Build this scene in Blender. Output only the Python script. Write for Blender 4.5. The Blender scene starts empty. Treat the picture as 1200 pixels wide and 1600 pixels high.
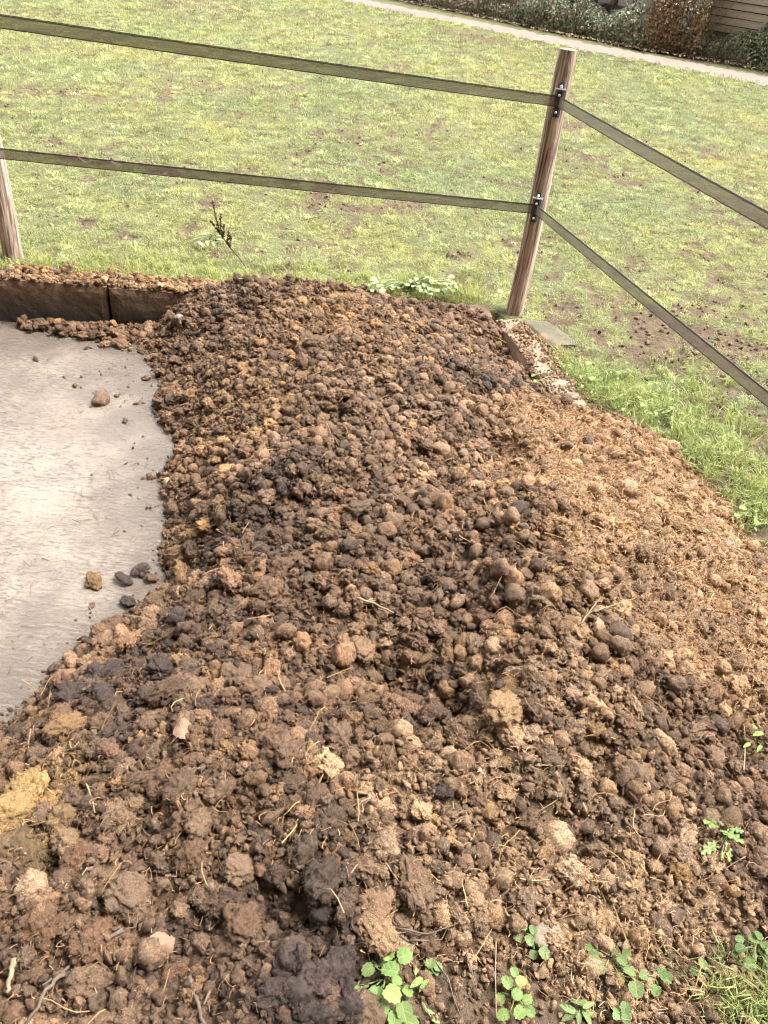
import bpy, bmesh, math, random
import numpy as np
from mathutils import Matrix, Vector
from mathutils import noise as mnoise

random.seed(7); rng = np.random.default_rng(11)
scene = bpy.context.scene
C = scene.collection
R = math.radians

# ------------------------------------------------------------------ camera
CAM_H = 1.65            # eye height above the paddock (paddock = z 0)
FPX = 1202.0            # focal length in photo pixels (1200 x 1600)
_v = np.array([407 - 600.0, 2359 - 800.0, FPX]); DOWN = _v / np.linalg.norm(_v)
FWD = np.array([0, 0, 1.0]) - DOWN * DOWN[2]; FWD /= np.linalg.norm(FWD)
UP = -DOWN; RIGHT = np.cross(FWD, UP)
if RIGHT[0] < 0: RIGHT = -RIGHT
RM = np.array([RIGHT, FWD, UP])          # world rows, camera columns (x right, y down, z forward)

def at(px, py, z=0.0):
    """world point of height z seen at a photo pixel (used to survey the place)"""
    d = RM @ np.array([px - 600, py - 800, FPX]); t = (z - CAM_H) / d[2]
    return Vector((d[0] * t, d[1] * t, z))

def proj(P):
    P = np.atleast_2d(np.asarray(P, float)) - np.array([0, 0, CAM_H])
    c = P @ RM
    return 600 + FPX * c[:, 0] / c[:, 2], 800 + FPX * c[:, 1] / c[:, 2], c[:, 2]

cd = bpy.data.cameras.new('camera'); cam = bpy.data.objects.new('camera', cd); C.objects.link(cam)
xa, ya, za = RM[:, 0], -RM[:, 1], -RM[:, 2]
cam.matrix_world = Matrix(((xa[0], ya[0], za[0], 0), (xa[1], ya[1], za[1], 0), (xa[2], ya[2], za[2], CAM_H), (0, 0, 0, 1)))
cd.sensor_fit = 'VERTICAL'; cd.sensor_height = 36; cd.sensor_width = 27; cd.lens = 36 * FPX / 1600
cd.clip_start = 0.05; cd.clip_end = 1000
scene.camera = cam

# ------------------------------------------------------------------ sky, sun, exposure (overcast)
SUN_EL, SUN_AZ = 62, 80      # azimuth clockwise from +Y (from the right)
world = bpy.data.worlds.new('World'); scene.world = world; world.use_nodes = True
wn = world.node_tree; wn.nodes.clear()
sky = wn.nodes.new('ShaderNodeTexSky'); sky.sky_type = 'NISHITA'; sky.sun_disc = False
sky.sun_elevation = R(SUN_EL); sky.sun_rotation = R(SUN_AZ); sky.dust_density = 4.0; sky.air_density = 1.0; sky.ozone_density = 0.6
hs = wn.nodes.new('ShaderNodeHueSaturation'); hs.inputs['Saturation'].default_value = 0.05   # cloud cover: nearly colourless
bg = wn.nodes.new('ShaderNodeBackground'); bg.inputs['Strength'].default_value = 0.14
wo = wn.nodes.new('ShaderNodeOutputWorld')
wn.links.new(sky.outputs[0], hs.inputs['Color']); wn.links.new(hs.outputs[0], bg.inputs[0]); wn.links.new(bg.outputs[0], wo.inputs[0])
sl = bpy.data.lights.new('sun', 'SUN'); sl.energy = 1.4; sl.angle = R(26); sl.color = (1, 0.975, 0.935)
sun = bpy.data.objects.new('sun', sl); C.objects.link(sun)
sdir = Vector((math.sin(R(SUN_AZ)) * math.cos(R(SUN_EL)), math.cos(R(SUN_AZ)) * math.cos(R(SUN_EL)), math.sin(R(SUN_EL))))
sun.rotation_euler = sdir.to_track_quat('Z', 'Y').to_euler(); sun.location = sdir * 30
vs = scene.view_settings; vs.view_transform = 'Standard'; vs.look = 'None'; vs.gamma = 1; vs.use_curve_mapping = False
vs.exposure = 2.62
try:
    scene.cycles.max_bounces = 5; scene.cycles.diffuse_bounces = 2; scene.cycles.glossy_bounces = 2; scene.cycles.transmission_bounces = 2
    scene.cycles.use_denoising = True; scene.cycles.filter_width = 1.2
except Exception: pass

# ------------------------------------------------------------------ helpers
_perm = np.random.default_rng(3).permutation(512).astype(np.int64)
_perm = np.concatenate([_perm, _perm])
_grad = np.random.default_rng(4).normal(size=(512, 2)); _grad /= np.linalg.norm(_grad, axis=1)[:, None]
def noise2(x, y):
    x = np.asarray(x, float); y = np.asarray(y, float)
    xi = np.floor(x).astype(np.int64); yi = np.floor(y).astype(np.int64); xf = x - xi; yf = y - yi
    u = xf * xf * xf * (xf * (xf * 6 - 15) + 10); v = yf * yf * yf * (yf * (yf * 6 - 15) + 10)
    def g(a, b, dx, dy):
        k = _perm[(_perm[a & 511] + b) & 511]; gr = _grad[k]
        return gr[..., 0] * dx + gr[..., 1] * dy
    return 1.5 * ((g(xi, yi, xf, yf) * (1 - u) + g(xi + 1, yi, xf - 1, yf) * u) * (1 - v)
            + (g(xi, yi + 1, xf, yf - 1) * (1 - u) + g(xi + 1, yi + 1, xf - 1, yf - 1) * u) * v)
def fbm(x, y, oct=4, gain=0.5):
    s = 0; a = 1
    for i in range(oct):
        s = s + a * noise2(x * 2 ** i + 17.3 * i, y * 2 ** i - 9.1 * i); a *= gain
    return s
def sstep(a, b, x):
    t = np.clip((x - a) / (b - a), 0, 1); return t * t * (3 - 2 * t)

def link(o, parent=None):
    C.objects.link(o)
    if parent: o.parent = parent
    return o
def mesh(name, verts, faces, mat, smooth=False):
    me = bpy.data.meshes.new(name); me.from_pydata([tuple(v) for v in verts], [], [tuple(int(i) for i in f) for f in faces])
    for m in (mat if isinstance(mat, (list, tuple)) else [mat]): me.materials.append(m)
    if smooth: me.polygons.foreach_set('use_smooth', [True] * len(me.polygons))
    me.update(); return me
def fastmesh(name, V, F, mat, smooth=False):
    """V (n,3), F (m,k) numpy, one face size"""
    me = bpy.data.meshes.new(name); V = np.asarray(V, np.float32); F = np.asarray(F, np.int32); k = F.shape[1]
    me.vertices.add(len(V)); me.vertices.foreach_set('co', V.ravel())
    me.loops.add(F.size); me.loops.foreach_set('vertex_index', F.ravel())
    me.polygons.add(len(F)); me.polygons.foreach_set('loop_start', np.arange(0, F.size, k, dtype=np.int32))
    if smooth: me.polygons.foreach_set('use_smooth', np.ones(len(F), bool))
    for m in (mat if isinstance(mat, (list, tuple)) else [mat]): me.materials.append(m)
    me.update(calc_edges=True); me.validate(); return me
def obj(name, me, parent=None, loc=(0, 0, 0), rot=(0, 0, 0)):
    o = bpy.data.objects.new(name, me); o.location = loc; o.rotation_euler = rot; return link(o, parent)
def tag(o, label, cat, group=None):
    o['label'] = label; o['category'] = cat
    if group: o['group'] = group
    return o
def thing(name, label, cat, loc=(0, 0, 0), rz=0, group=None):
    o = bpy.data.objects.new(name, None); o.empty_display_size = 0.05; link(o)
    o.location = loc; o.rotation_euler = (0, 0, rz); return tag(o, label, cat, group)
def kind(o, k): o['kind'] = k; return o

class MB:
    def __init__(s): s.v = []; s.f = []; s.m = []
    def add(s, V, F, m=0):
        b = len(s.v); s.v += [tuple(v) for v in V]; s.f += [tuple(i + b for i in f) for f in F]; s.m += [m] * len(F); return s
    def box(s, c, d, mat=None, jit=0.0, m=0):
        V = []
        for x in (-1, 1):
            for y in (-1, 1):
                for z in (-1, 1):
                    p = Vector((x * d[0] / 2 + random.uniform(-jit, jit), y * d[1] / 2 + random.uniform(-jit, jit), z * d[2] / 2 + random.uniform(-jit, jit)))
                    V.append((mat @ p if mat else p) + Vector(c))
        return s.add(V, [(0, 1, 3, 2), (4, 6, 7, 5), (0, 4, 5, 1), (2, 3, 7, 6), (0, 2, 6, 4), (1, 5, 7, 3)], m)
    def tube(s, pts, rad, n=8, caps=True, m=0):
        pts = [Vector(p) for p in pts]; rings = []
        for i, p in enumerate(pts):
            t = (pts[min(i + 1, len(pts) - 1)] - pts[max(i - 1, 0)]).normalized()
            a = t.cross(Vector((0.31, 0.17, 0.93)))
            if a.length < 0.05: a = t.cross(Vector((1, 0, 0)))
            a.normalize(); b = t.cross(a); r = rad[i] if isinstance(rad, (list, tuple)) else rad
            rings.append([p + (a * math.cos(2 * math.pi * k / n) + b * math.sin(2 * math.pi * k / n)) * r for k in range(n)])
        V = [q for r_ in rings for q in r_]; F = []
        for i in range(len(pts) - 1):
            for k in range(n):
                F.append((i * n + k, i * n + (k + 1) % n, (i + 1) * n + (k + 1) % n, (i + 1) * n + k))
        if caps: F += [tuple(reversed(range(n))), tuple(range((len(pts) - 1) * n, len(pts) * n))]
        return s.add(V, F, m)
    def mesh(s, name, mat, smooth=False):
        me = mesh(name, s.v, s.f, mat, smooth); me.polygons.foreach_set('material_index', s.m); return me

# ------------------------------------------------------------------ materials
class NT:
    def __init__(s, name):
        s.mat = bpy.data.materials.new(name); s.mat.use_nodes = True; s.t = s.mat.node_tree; s.t.nodes.clear()
        s.out = s.n('ShaderNodeOutputMaterial'); s.p = s.n('ShaderNodeBsdfPrincipled'); s.l(s.p.outputs[0], s.out.inputs[0])
    def n(s, ty, **kw):
        nd = s.t.nodes.new(ty)
        for k, v in kw.items(): setattr(nd, k, v)
        return nd
    def l(s, a, b): s.t.links.new(a, b)
    def coord(s, which='Object', scale=(1, 1, 1), rot=(0, 0, 0)):
        tc = s.n('ShaderNodeTexCoord'); mp = s.n('ShaderNodeMapping'); mp.inputs['Scale'].default_value = scale; mp.inputs['Rotation'].default_value = rot
        s.l(tc.outputs[which], mp.inputs[0]); return mp.outputs[0]
    def noise(s, vec, scale, detail=4, rough=0.55, dist=0.0):
        nz = s.n('ShaderNodeTexNoise'); nz.inputs['Scale'].default_value = scale; nz.inputs['Detail'].default_value = detail
        nz.inputs['Roughness'].default_value = rough; nz.inputs['Distortion'].default_value = dist
        if vec is not None: s.l(vec, nz.inputs['Vector'])
        return nz.outputs['Fac']
    def ramp(s, fac, stops):
        r = s.n('ShaderNodeValToRGB'); e = r.color_ramp.elements
        while len(e) < len(stops): e.new(0.5)
        for el, (p, c) in zip(e, stops):
            el.position = p; el.color = (*c, 1) if len(c) == 3 else c
        s.l(fac, r.inputs[0]); return r.outputs[0]
    def rng(s, fac, a, b, lo, hi):
        m = s.n('ShaderNodeMapRange'); m.inputs[1].default_value = a; m.inputs[2].default_value = b; m.inputs[3].default_value = lo; m.inputs[4].default_value = hi
        s.l(fac, m.inputs[0]); return m.outputs[0]
    def mix(s, fac, a, b, blend='MIX'):
        m = s.n('ShaderNodeMix', data_type='RGBA', blend_type=blend)
        for sock, val in ((m.inputs[0], fac), (m.inputs[6], a), (m.inputs[7], b)):
            if hasattr(val, 'is_output'): s.l(val, sock)
            elif isinstance(val, (int, float)): sock.default_value = val
            else: sock.default_value = (*val, 1) if len(val) == 3 else val
        return m.outputs[2]
    def bump(s, h, strength=0.5, dist=0.01, prev=None):
        b = s.n('ShaderNodeBump'); b.inputs['Strength'].default_value = strength; b.inputs['Distance'].default_value = dist
        s.l(h, b.inputs['Height'])
        if prev is not None: s.l(prev, b.inputs['Normal'])
        return b.outputs[0]
    def attr(s, name, ty):
        a = s.n('ShaderNodeAttribute', attribute_name=name, attribute_type=ty); return a.outputs['Color']
    def set(s, **kw):
        for k, v in kw.items():
            sock = s.p.inputs[k.replace('_', ' ')]
            if hasattr(v, 'is_output'): s.l(v, sock)
            else: sock.default_value = (*v, 1) if isinstance(v, tuple) and len(v) == 3 else v
        return s.mat

def dung_material(name, source, gain=1.0, fibre=False, scale=1.0):
    t = NT(name); co = t.coord('Object', (scale,) * 3)
    base = t.attr('col', source)
    fine = t.noise(co, 7, 8, 0.78); big = t.noise(co, 2.3, 3, 0.6)
    if fibre:
        c = t.mix(1.0, base, (gain * 1.06, gain, gain * .88), 'MULTIPLY')
        return t.set(Base_Color=c, Roughness=0.75, Specular_IOR_Level=0.25)
    co2 = t.coord('Object', (2.0 * scale, 12 * scale, 5 * scale), (0.5, 0.3, 0.8)); stre = t.noise(co2, 2.2, 5, 0.7, 0.6)
    k = t.ramp(fine, [(0.38, (0.45, 0.42, 0.40)), (0.5, (1.05, 1.05, 1.05)), (0.62, (2.1, 1.95, 1.6))])
    c = t.mix(1.0, base, k, 'MULTIPLY')
    k2 = t.ramp(big, [(0.3, (0.66, 0.62, 0.6)), (0.7, (1.32, 1.28, 1.2))]); c = t.mix(1.0, c, k2, 'MULTIPLY')
    f = t.ramp(stre, [(0.52, (0, 0, 0)), (0.74, (1, 1, 1))])
    c2 = t.mix(1.0, c, (1.75, 1.6, 1.25), 'MULTIPLY'); c = t.mix(f, c, c2)
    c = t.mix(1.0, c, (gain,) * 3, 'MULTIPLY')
    nb = t.bump(t.noise(co, 11, 9, 0.78), 1.0, 0.0055); nb = t.bump(stre, 0.8, 0.004, nb)
    return t.set(Base_Color=c, Roughness=t.rng(big, 0.36, 0.62, 0.34, 0.9), Specular_IOR_Level=0.42, Normal=nb)

M = {}
M['dung'] = dung_material('dung', 'INSTANCER')
M['dung_fibre'] = dung_material('dung_fibre', 'INSTANCER', 1.45, True)
M['dung_body'] = dung_material('dung_body', 'GEOMETRY', 0.45, False, 26)  # low gain: shade in the gaps between clods is put into the body colour
M['dung_big'] = dung_material('dung_clump', 'INSTANCER', 1.0, False, 2.6)

t = NT('wet_concrete'); co = t.coord('Object'); cs = t.coord('Object', (4, 11, 4), (0, 0, 0.08))
big = t.noise(co, 1.4, 7, 0.68); fib = t.noise(cs, 7, 8, 0.72, 0.5); fine = t.noise(co, 90, 4, 0.7)
c = t.ramp(big, [(0.38, (0.088, 0.055, 0.029)), (0.47, (0.158, 0.114, 0.073)), (0.60, (0.205, 0.160, 0.115))])
amt = t.noise(co, 3.1, 4, 0.7); thr = t.n('ShaderNodeMath', operation='MULTIPLY_ADD'); t.l(amt, thr.inputs[0]); thr.inputs[1].default_value = 0.42; t.l(fib, thr.inputs[2])
c = t.mix(t.ramp(thr.outputs[0], [(0.61, (1, 1, 1)), (0.73, (0, 0, 0))]), c, (0.062, 0.040, 0.024))
c = t.mix(t.ramp(fine, [(0.36, (0.7, 0.7, 0.7)), (0.48, (0, 0, 0))]), c, (0.10, 0.07, 0.048))
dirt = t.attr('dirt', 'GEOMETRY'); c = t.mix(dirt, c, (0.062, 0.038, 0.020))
nb = t.bump(fib, 0.9, 0.012); nb = t.bump(fine, 0.6, 0.004, nb)
wet = t.rng(big, 0.40, 0.58, 0.03, 0.20)
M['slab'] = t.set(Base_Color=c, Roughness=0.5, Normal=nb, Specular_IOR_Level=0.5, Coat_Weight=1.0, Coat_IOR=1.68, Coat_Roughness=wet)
t.l(t.bump(fib, 1.0, 0.012, t.bump(t.noise(co, 60, 5, 0.7), 0.7, 0.004)), t.p.inputs['Coat Normal'])

t = NT('wall_concrete'); co = t.coord('Object'); n1 = t.noise(co, 6, 8, 0.72); n2 = t.noise(co, 45, 6, 0.75)
sep = t.n('ShaderNodeSeparateXYZ'); t.l(co, sep.inputs[0])
c = t.ramp(n1, [(0.3, (0.06, 0.037, 0.022)), (0.5, (0.15, 0.083, 0.045)), (0.72, (0.23, 0.145, 0.085))])
c = t.mix(1.0, c, t.ramp(n2, [(0.3, (0.4, 0.4, 0.4)), (0.7, (1.35, 1.35, 1.35))]), 'MULTIPLY')
ad = t.n('ShaderNodeMath', operation='MULTIPLY_ADD'); t.l(n1, ad.inputs[0]); ad.inputs[1].default_value = -0.16; t.l(sep.outputs['Z'], ad.inputs[2])
c = t.mix(t.rng(ad.outputs[0], -0.26, -0.10, 1, 0), c, (0.032, 0.026, 0.016))   # slurry stain along the foot
M['wall'] = t.set(Base_Color=c, Roughness=0.8, Normal=t.bump(t.noise(co, 22, 7, 0.75), 0.9, 0.012))
t = NT('side_wall_concrete'); co = t.coord('Object'); n1 = t.noise(co, 6, 6, 0.65); n2 = t.noise(co, 70, 4, 0.7)
c = t.ramp(n1, [(0.3, (0.13, 0.085, 0.055)), (0.5, (0.22, 0.145, 0.09)), (0.72, (0.30, 0.22, 0.15))])
M['sidewall'] = t.set(Base_Color=c, Roughness=0.85, Normal=t.bump(n2, 0.7, 0.005))

t = NT('paddock_soil'); co = t.coord('Object'); tone = t.attr('col', 'GEOMETRY')
n1 = t.noise(co, 30, 6, 0.7); n2 = t.noise(co, 7, 5, 0.65)
c = t.mix(1.0, tone, t.ramp(n1, [(0.28, (0.45, 0.43, 0.4)), (0.5, (1, 1, 1)), (0.75, (1.5, 1.5, 1.4))]), 'MULTIPLY')
c = t.mix(1.0, c, t.ramp(n2, [(0.3, (0.75, 0.75, 0.75)), (0.7, (1.2, 1.2, 1.2))]), 'MULTIPLY')
M['soil'] = t.set(Base_Color=c, Roughness=0.95, Specular_IOR_Level=0.15, Normal=t.bump(n1, 0.9, 0.03))

t = NT('gravel_path'); co = t.coord('Object'); n1 = t.noise(co, 25, 5, 0.7); n2 = t.noise(co, 1.5, 3)
c = t.ramp(n1, [(0.3, (0.115, 0.092, 0.073)), (0.7, (0.20, 0.165, 0.135))]); c = t.mix(t.rng(n2, 0.55, 0.75, 0, 0.5), c, (0.12, 0.09, 0.06))
M['path'] = t.set(Base_Color=c, Roughness=0.95, Normal=t.bump(n1, 0.6, 0.02))

def leafy(name, source, gain=1.0, trans=0.35, rough=0.55, vein=False):
    t = NT(name); c = t.attr('col', source)
    if gain != 1.0: c = t.mix(1.0, c, (gain,) * 3, 'MULTIPLY')
    nz = t.noise(t.coord('Object'), 60 if vein else 20, 3)
    c = t.mix(1.0, c, t.ramp(nz, [(0.3, (0.75, 0.78, 0.7)), (0.7, (1.2, 1.18, 1.1))]), 'MULTIPLY')
    if vein:
        sp_ = t.n('ShaderNodeSeparateXYZ'); t.l(t.coord('Object'), sp_.inputs[0]); ab = t.n('ShaderNodeMath', operation='ABSOLUTE'); t.l(sp_.outputs['Y'], ab.inputs[0])
        sv = t.n('ShaderNodeMath', operation='MULTIPLY_ADD'); t.l(ab.outputs[0], sv.inputs[0]); sv.inputs[1].default_value = -0.8; t.l(sp_.outputs['X'], sv.inputs[2])
        wv = t.n('ShaderNodeMath', operation='SINE'); m5 = t.n('ShaderNodeMath', operation='MULTIPLY'); t.l(sv.outputs[0], m5.inputs[0]); m5.inputs[1].default_value = 42; t.l(m5.outputs[0], wv.inputs[0])
        c = t.mix(t.rng(wv.outputs[0], 0.6, 1.0, 0, 0.45), c, t.mix(1.0, c, (1.5, 1.35, 1.4), 'MULTIPLY')); c = t.mix(t.rng(ab.outputs[0], 0.012, 0.03, 0.7, 0), c, t.mix(1.0, c, (1.9, 1.6, 1.6), 'MULTIPLY'))
        dn = t.noise(t.coord('Object'), 5, 6, 0.7); c = t.mix(t.rng(dn, 0.58, 0.72, 0, 0.75), c, (0.11, 0.085, 0.04))
    t.set(Base_Color=c, Roughness=rough, Specular_IOR_Level=0.3)
    if vein: t.set(Normal=t.bump(t.noise(t.coord('Object'), 140, 3), 0.45, 0.002))
    tr = t.n('ShaderNodeBsdfTranslucent'); t.l(c, tr.inputs[0]); mx = t.n('ShaderNodeMixShader'); mx.inputs[0].default_value = trans
    t.l(t.p.outputs[0], mx.inputs[1]); t.l(tr.outputs[0], mx.inputs[2]); t.l(mx.outputs[0], t.out.inputs[0]); return t.mat
M['grass'] = leafy('grass_blade', 'INSTANCER')
M['leaf'] = leafy('weed_leaf', 'OBJECT', vein=True)
M['dead_veined'] = leafy('veined_dead_leaf', 'OBJECT', 1.0, 0.1, 0.8, True)
M['ivy'] = leafy('hedge_leaf', 'GEOMETRY', trans=0.2)

t = NT('post_wood'); n1 = t.noise(t.coord('Object', (30, 30, 0.8)), 2.4, 7, 0.62, 0.5)
n2 = t.noise(t.coord('Object', (11, 11, 0.7)), 2.2, 4, 0.5, 1.6); pat = t.noise(t.coord('Object', (13, 13, 1.6)), 1.5, 3, 0.5, 0.8)
c = t.ramp(n2, [(0.36, (0.20, 0.135, 0.10)), (0.45, (0.40, 0.305, 0.235)), (0.49, (0.21, 0.142, 0.105)), (0.55, (0.45, 0.355, 0.285)), (0.66, (0.32, 0.235, 0.18))])
c = t.mix(1.0, c, t.ramp(n1, [(0.40, (0.36, 0.33, 0.31)), (0.47, (1, 1, 1)), (0.7, (1.25, 1.25, 1.25))]), 'MULTIPLY')
c = t.mix(t.ramp(pat, [(0.60, (0, 0, 0)), (0.66, (0.75, 0.75, 0.75))]), c, (0.11, 0.055, 0.038))
M['post'] = t.set(Base_Color=c, Roughness=0.9, Specular_IOR_Level=0.2, Normal=t.bump(n1, 0.8, 0.008))
t = NT('post_end_grain'); M['endgrain'] = t.set(Base_Color=t.ramp(t.noise(t.coord('Object'), 60, 4), [(0.3, (0.16, 0.17, 0.08)), (0.7, (0.3, 0.28, 0.16))]), Roughness=0.95)
t = NT('black_plastic'); M['plastic'] = t.set(Base_Color=(0.016, 0.016, 0.018), Roughness=0.32)
t = NT('zinc'); M['zinc'] = t.set(Base_Color=(0.6, 0.62, 0.65), Metallic=0.85, Roughness=0.35)
t = NT('tape_edge'); M['tape_edge'] = t.set(Base_Color=(0.055, 0.05, 0.035), Roughness=0.7)
t = NT('tape_thread'); n1 = t.noise(t.coord('Object', (40, 40, 260)), 3, 3); t.set(Base_Color=t.ramp(n1, [(0.35, (0.13, 0.117, 0.092)), (0.65, (0.235, 0.212, 0.17))]), Roughness=0.7)
tr = t.n('ShaderNodeBsdfTransparent'); mx = t.n('ShaderNodeMixShader'); t.l(t.rng(n1, 0.35, 0.65, 0.34, 0.12), mx.inputs[0]); t.l(t.p.outputs[0], mx.inputs[1]); t.l(tr.outputs[0], mx.inputs[2]); t.l(mx.outputs[0], t.out.inputs[0]); M['tape_thread'] = t.mat   # open weave
t = NT('tape_mark'); M['tape_mark'] = t.set(Base_Color=(0.75, 0.76, 0.78), Roughness=0.6)
t = NT('plank_wood'); n1 = t.noise(t.coord('Object', (1.2, 8, 14)), 3, 5, 0.65)
M['plank'] = t.set(Base_Color=t.ramp(n1, [(0.3, (0.31, 0.265, 0.22)), (0.7, (0.48, 0.42, 0.36))]), Roughness=0.9, Normal=t.bump(n1, 0.4, 0.01))
t = NT('rubble_stone'); n1 = t.noise(t.coord('Object'), 7, 6, 0.65)
M['stone'] = t.set(Base_Color=t.ramp(n1, [(0.3, (0.3, 0.28, 0.27)), (0.7, (0.52, 0.49, 0.48))]), Roughness=0.95, Normal=t.bump(n1, 0.5, 0.02))
t = NT('flat_stone'); co = t.coord('Object'); n1 = t.noise(co, 14, 6, 0.65); n2 = t.noise(co, 5, 3)
c = t.ramp(n1, [(0.3, (0.05, 0.042, 0.025)), (0.7, (0.11, 0.092, 0.056))]); c = t.mix(t.rng(n2, 0.58, 0.68, 0, 0.8), c, (0.26, 0.14, 0.07))
M['slabstone'] = t.set(Base_Color=c, Roughness=0.95, Normal=t.bump(n1, 0.6, 0.008))
t = NT('pebble'); n1 = t.noise(t.coord('Object'), 60, 5, 0.7)
M['pale'] = t.set(Base_Color=t.ramp(n1, [(0.3, (0.11, 0.08, 0.055)), (0.7, (0.21, 0.168, 0.12))]), Roughness=0.9, Normal=t.bump(n1, 0.6, 0.003))
t = NT('dry_stem'); n1 = t.noise(t.coord('Object'), 50, 4)
M['twig'] = t.set(Base_Color=t.ramp(n1, [(0.3, (0.055, 0.036, 0.025)), (0.7, (0.125, 0.088, 0.06))]), Roughness=0.9)
t = NT('seed_head'); M['seed'] = t.set(Base_Color=t.ramp(t.noise(t.coord('Object'), 80, 3), [(0.3, (0.05, 0.026, 0.016)), (0.7, (0.14, 0.07, 0.04))]), Roughness=0.9)
t = NT('pale_straw'); M['straw'] = t.set(Base_Color=t.ramp(t.noise(t.coord('Object'), 40, 3), [(0.3, (0.13, 0.09, 0.047)), (0.7, (0.23, 0.165, 0.095))]), Roughness=0.7)
t = NT('dead_leaf'); n1 = t.noise(t.coord('Object'), 70, 4)
M['deadleaf'] = t.set(Base_Color=t.ramp(n1, [(0.3, (0.085, 0.044, 0.026)), (0.7, (0.165, 0.090, 0.054))]), Roughness=0.85, Normal=t.bump(n1, 0.4, 0.003))
t = NT('petiole'); M['stem'] = t.set(Base_Color=(0.14, 0.17, 0.055), Roughness=0.6)

# ------------------------------------------------------------------ scatter (geometry nodes) for uncountable stuff
def scatter(name, parent, P, rot, scl, idx, col, protos):
    """one 'stuff' object that instances the prototype meshes on its points"""
    coll = bpy.data.collections.new(name + '_pieces')
    for i, me in enumerate(protos): coll.objects.link(bpy.data.objects.new('%s_piece_%03d' % (name, i), me))
    me = bpy.data.meshes.new(name); n = len(P)
    me.vertices.add(n); me.vertices.foreach_set('co', np.asarray(P, np.float32).ravel())
    for an, ty, arr, key in (('rot', 'FLOAT_VECTOR', rot, 'vector'), ('scl', 'FLOAT_VECTOR', scl, 'vector'), ('col', 'FLOAT_VECTOR', col, 'vector'), ('idx', 'INT', idx, 'value')):
        a = me.attributes.new(an, ty, 'POINT'); a.data.foreach_set(key, np.asarray(arr, np.int32 if ty == 'INT' else np.float32).ravel())
    o = obj(name, me, parent); kind(o, 'stuff')
    g = bpy.data.node_groups.new(name, 'GeometryNodeTree'); nn = g.nodes; ll = g.links
    g.interface.new_socket('Geometry', in_out='INPUT', socket_type='NodeSocketGeometry'); g.interface.new_socket('Geometry', in_out='OUTPUT', socket_type='NodeSocketGeometry')
    gi = nn.new('NodeGroupInput'); go = nn.new('NodeGroupOutput'); ip = nn.new('GeometryNodeInstanceOnPoints')
    ci = nn.new('GeometryNodeCollectionInfo'); ci.inputs['Collection'].default_value = coll; ci.inputs['Separate Children'].default_value = True; ci.inputs['Reset Children'].default_value = True
    def na(nm, ty):
        a = nn.new('GeometryNodeInputNamedAttribute'); a.data_type = ty; a.inputs['Name'].default_value = nm; return a.outputs['Attribute']
    er = nn.new('FunctionNodeEulerToRotation'); ll.new(na('rot', 'FLOAT_VECTOR'), er.inputs[0])
    ip.inputs['Pick Instance'].default_value = True
    ll.new(gi.outputs[0], ip.inputs['Points']); ll.new(ci.outputs[0], ip.inputs['Instance']); ll.new(na('idx', 'INT'), ip.inputs['Instance Index'])
    ll.new(er.outputs[0], ip.inputs['Rotation']); ll.new(na('scl', 'FLOAT_VECTOR'), ip.inputs['Scale']); ll.new(ip.outputs[0], go.inputs[0])
    mod = o.modifiers.new('scatter', 'NODES'); mod.node_group = g
    return o

# ================================================================== THE PLACE
SLAB_Z = -0.21
# plan of the dung pit: back wall line B0->B1, side wall line B1->S1
B0 = np.array([-4.6, 3.36]); B1 = np.array([0.46, 3.97]); S1 = np.array([1.08, 1.75])
def back_y(x): return B0[1] + (x - B0[0]) * (B1[1] - B0[1]) / (B1[0] - B0[0])
def side_x(y): return B1[0] + (y - B1[1]) * (S1[0] - B1[0]) / (S1[1] - B1[1])
def in_pit(x, y, m=0.0):
    return (y < back_y(x) + m) & (x < side_x(y) + m) & (y > 0.95 - m)

def near(x, y, px, py, r):
    p = at(px, py, .08); return np.exp(-((x - p.x) ** 2 + (y - p.y) ** 2) / (2 * r * r))
def matt(x, y):   # 1 = trodden, matted muck without separate balls
    return sstep(.10, .42, noise2(x * 4.2 + 7, y * 4.2) + .12 * noise2(x * 14, y * 14) + .40 * near(x, y, 120, 1470, .2) + .35 * near(x, y, 260, 1340, .12) + .5 * near(x, y, 490, 1070, .06) + .25 * near(x, y, 1000, 1420, .3) - .30 * near(x, y, 600, 750, .75) - .2 * near(x, y, 900, 1050, .4))
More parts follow.
